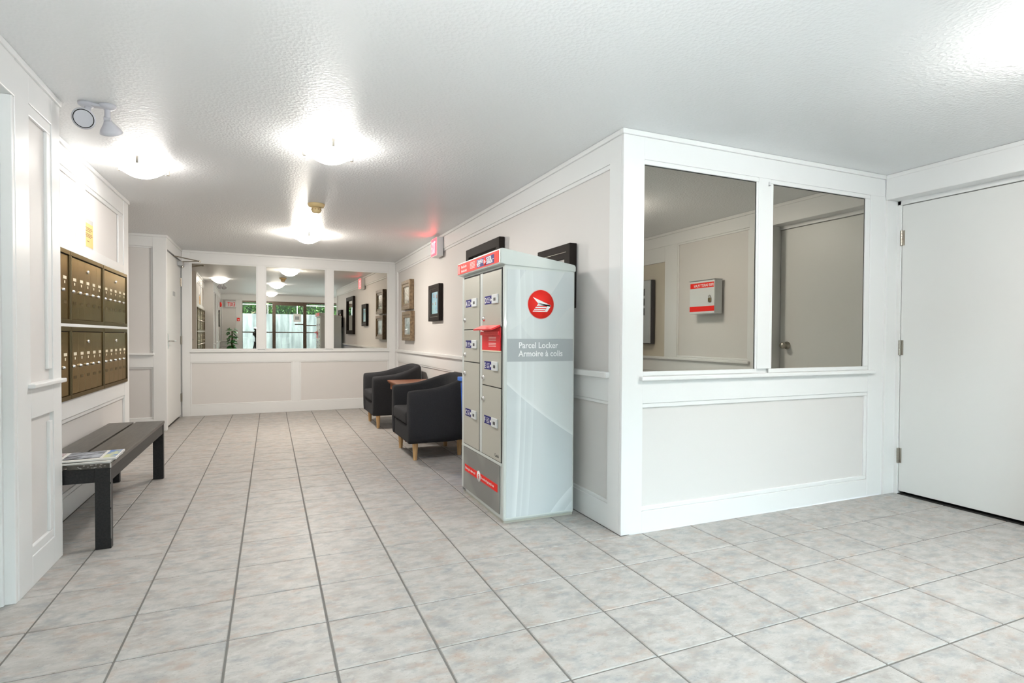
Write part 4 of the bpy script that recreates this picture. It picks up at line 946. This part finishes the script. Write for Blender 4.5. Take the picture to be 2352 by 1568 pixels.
for k in range(44):
    z = 0.60+0.66*(k/43)**0.9; a = k*2.4+random.uniform(-0.3, 0.3); s_ = random.uniform(0.75, 1.1)*(1.0-0.25*k/43)*(0.95 if math.cos(a) > -0.5 else 0.72)
    o = bpy.data.objects.new('leaf', LM); COL.objects.link(o); o.parent = t
    r0 = random.uniform(0.03, 0.08)
    o.location = (r0*math.cos(a), r0*math.sin(a), z); o.rotation_euler = (random.uniform(-0.3, 0.3), random.uniform(-0.35, 0.75), a); o.scale = (s_, s_, s_)
b = B()
for k in range(14): a = k*2.4; z = 0.5+0.05*k; b.tube((px, py, z-0.12), (px+0.06*math.cos(a), py+0.06*math.sin(a), z), 0.005, 0.004, 6)
obj('stem', b, mat('stem_green', (0.08, 0.16, 0.04), 0.6), t)

# photographer's tripod and camera (appear in the far mirror)
tc_ = Vector((CAM.x, CAM.y, 0)) - Vector((fw.x, fw.y, 0))*0.13
t = thing('camera_tripod', 'black camera on a tripod standing by the entrance, seen reflected', 'tripod', (tc_.x, tc_.y, 0))
PLB = mat('black_camera_plastic', (0.015, 0.015, 0.016), 0.45)
for k in range(3):
    a = YAW*-1+PI/2+PI+k*2*PI/3
    obj('leg', B().tube((tc_.x+0.03*math.cos(a), tc_.y+0.03*math.sin(a), 0.84), (tc_.x+0.36*math.cos(a), tc_.y+0.36*math.sin(a), 0.0), 0.016, 0.010, 12), PLB, t)
obj('centre_column', B().tube((tc_.x, tc_.y, 0.62), (tc_.x, tc_.y, 1.00), 0.014).lathe([(0.0, 0.80), (0.045, 0.80), (0.045, 0.87), (0.0, 0.87)], (tc_.x, tc_.y, 0), 20), PLB, t)
obj('ball_head', B().lathe([(0.02, 0.98), (0.03, 1.0), (0.03, 1.02), (0.04, 1.03), (0.04, 1.038), (0, 1.038)], (tc_.x, tc_.y, 0), 20).tube((tc_.x, tc_.y, 1.0), (tc_.x+0.10, tc_.y-0.14, 0.96), 0.006), PLB, t)
Mc = Matrix.Translation((tc_.x, tc_.y, 0)) @ Matrix.Rotation(-YAW, 4, 'Z')
bdy = obj('camera_body', B(Mc).box(-0.07, 0.07, -0.03, 0.045, 1.038, 1.135, 0, 0.01).box(-0.03, 0.03, -0.025, 0.04, 1.13, 1.165, 0, 0.008), PLB, t)
fl = obj('flash_unit', B(Mc).box(-0.022, 0.022, -0.018, 0.022, 1.163, 1.20, 0, 0.004), PLB, bdy)
Mf = Mc @ Matrix.Translation((0, 0.0, 1.225)) @ Matrix.Rotation(math.radians(-12), 4, 'X')
obj('flash_head', B(Mf).box(-0.036, 0.036, -0.026, 0.026, -0.032, 0.030, 0, 0.005), PLB, bdy)
obj('flash_tube', B(Mf)._add([(-0.03, -0.02, 0.0306), (0.03, -0.02, 0.0306), (0.03, 0.02, 0.0306), (-0.03, 0.02, 0.0306)], [(0, 1, 2, 3)]), FLASH, bdy)
obj('lens', B(Mc).tube((0, 0.04, 1.086), (0, 0.098, 1.086), 0.036, 0.034, 28), PLB, bdy)

# ------------------------------------------------------------------ outside
struct(obj('ground_outside', B().box(-6, 12, -14, YS-0.14, -0.14, -0.03), PAVE))
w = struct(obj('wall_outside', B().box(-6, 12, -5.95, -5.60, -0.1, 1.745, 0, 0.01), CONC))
t = thing('guard_rail', 'thin pale metal railing above the outdoor concrete wall', 'railing', (2, -5.75, 1.745))
RAILM = mat('pale_galvanised_metal', (0.6, 0.62, 0.62), 0.4, 0.4)
obj('top_rail', B().box(-5.5, 11.5, -5.765, -5.735, 2.045, 2.065), RAILM, t)
for k in range(19): obj('post', B().box(-5.25+k*0.92, -5.23+k*0.92, -5.76, -5.74, 1.745, 2.05), RAILM, t)
random.seed(5)
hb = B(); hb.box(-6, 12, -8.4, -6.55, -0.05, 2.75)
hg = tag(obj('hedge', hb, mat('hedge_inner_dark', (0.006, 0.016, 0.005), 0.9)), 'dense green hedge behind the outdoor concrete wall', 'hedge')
recenter(hg, (3, -7.3, -0.05))
v = []; f = []
for k in range(9000):
    c = Vector((random.uniform(-2.5, 7.0), -6.55+abs(random.gauss(0, 0.09)), random.uniform(1.4, 2.9)))
    a = Vector((random.gauss(0, 1), random.gauss(0, 1), random.gauss(0, 1))).normalized()*random.uniform(0.035, 0.06); b_ = a.orthogonal().normalized()*a.length*0.5
    i = len(v); v += [c-a, c+b_, c+a, c-b_]; f.append((i, i+1, i+2, i+3))
b = B(); b._add(v, f); lf = obj('leaf_mass', b, HEDGE, hg); lf['kind'] = 'stuff'
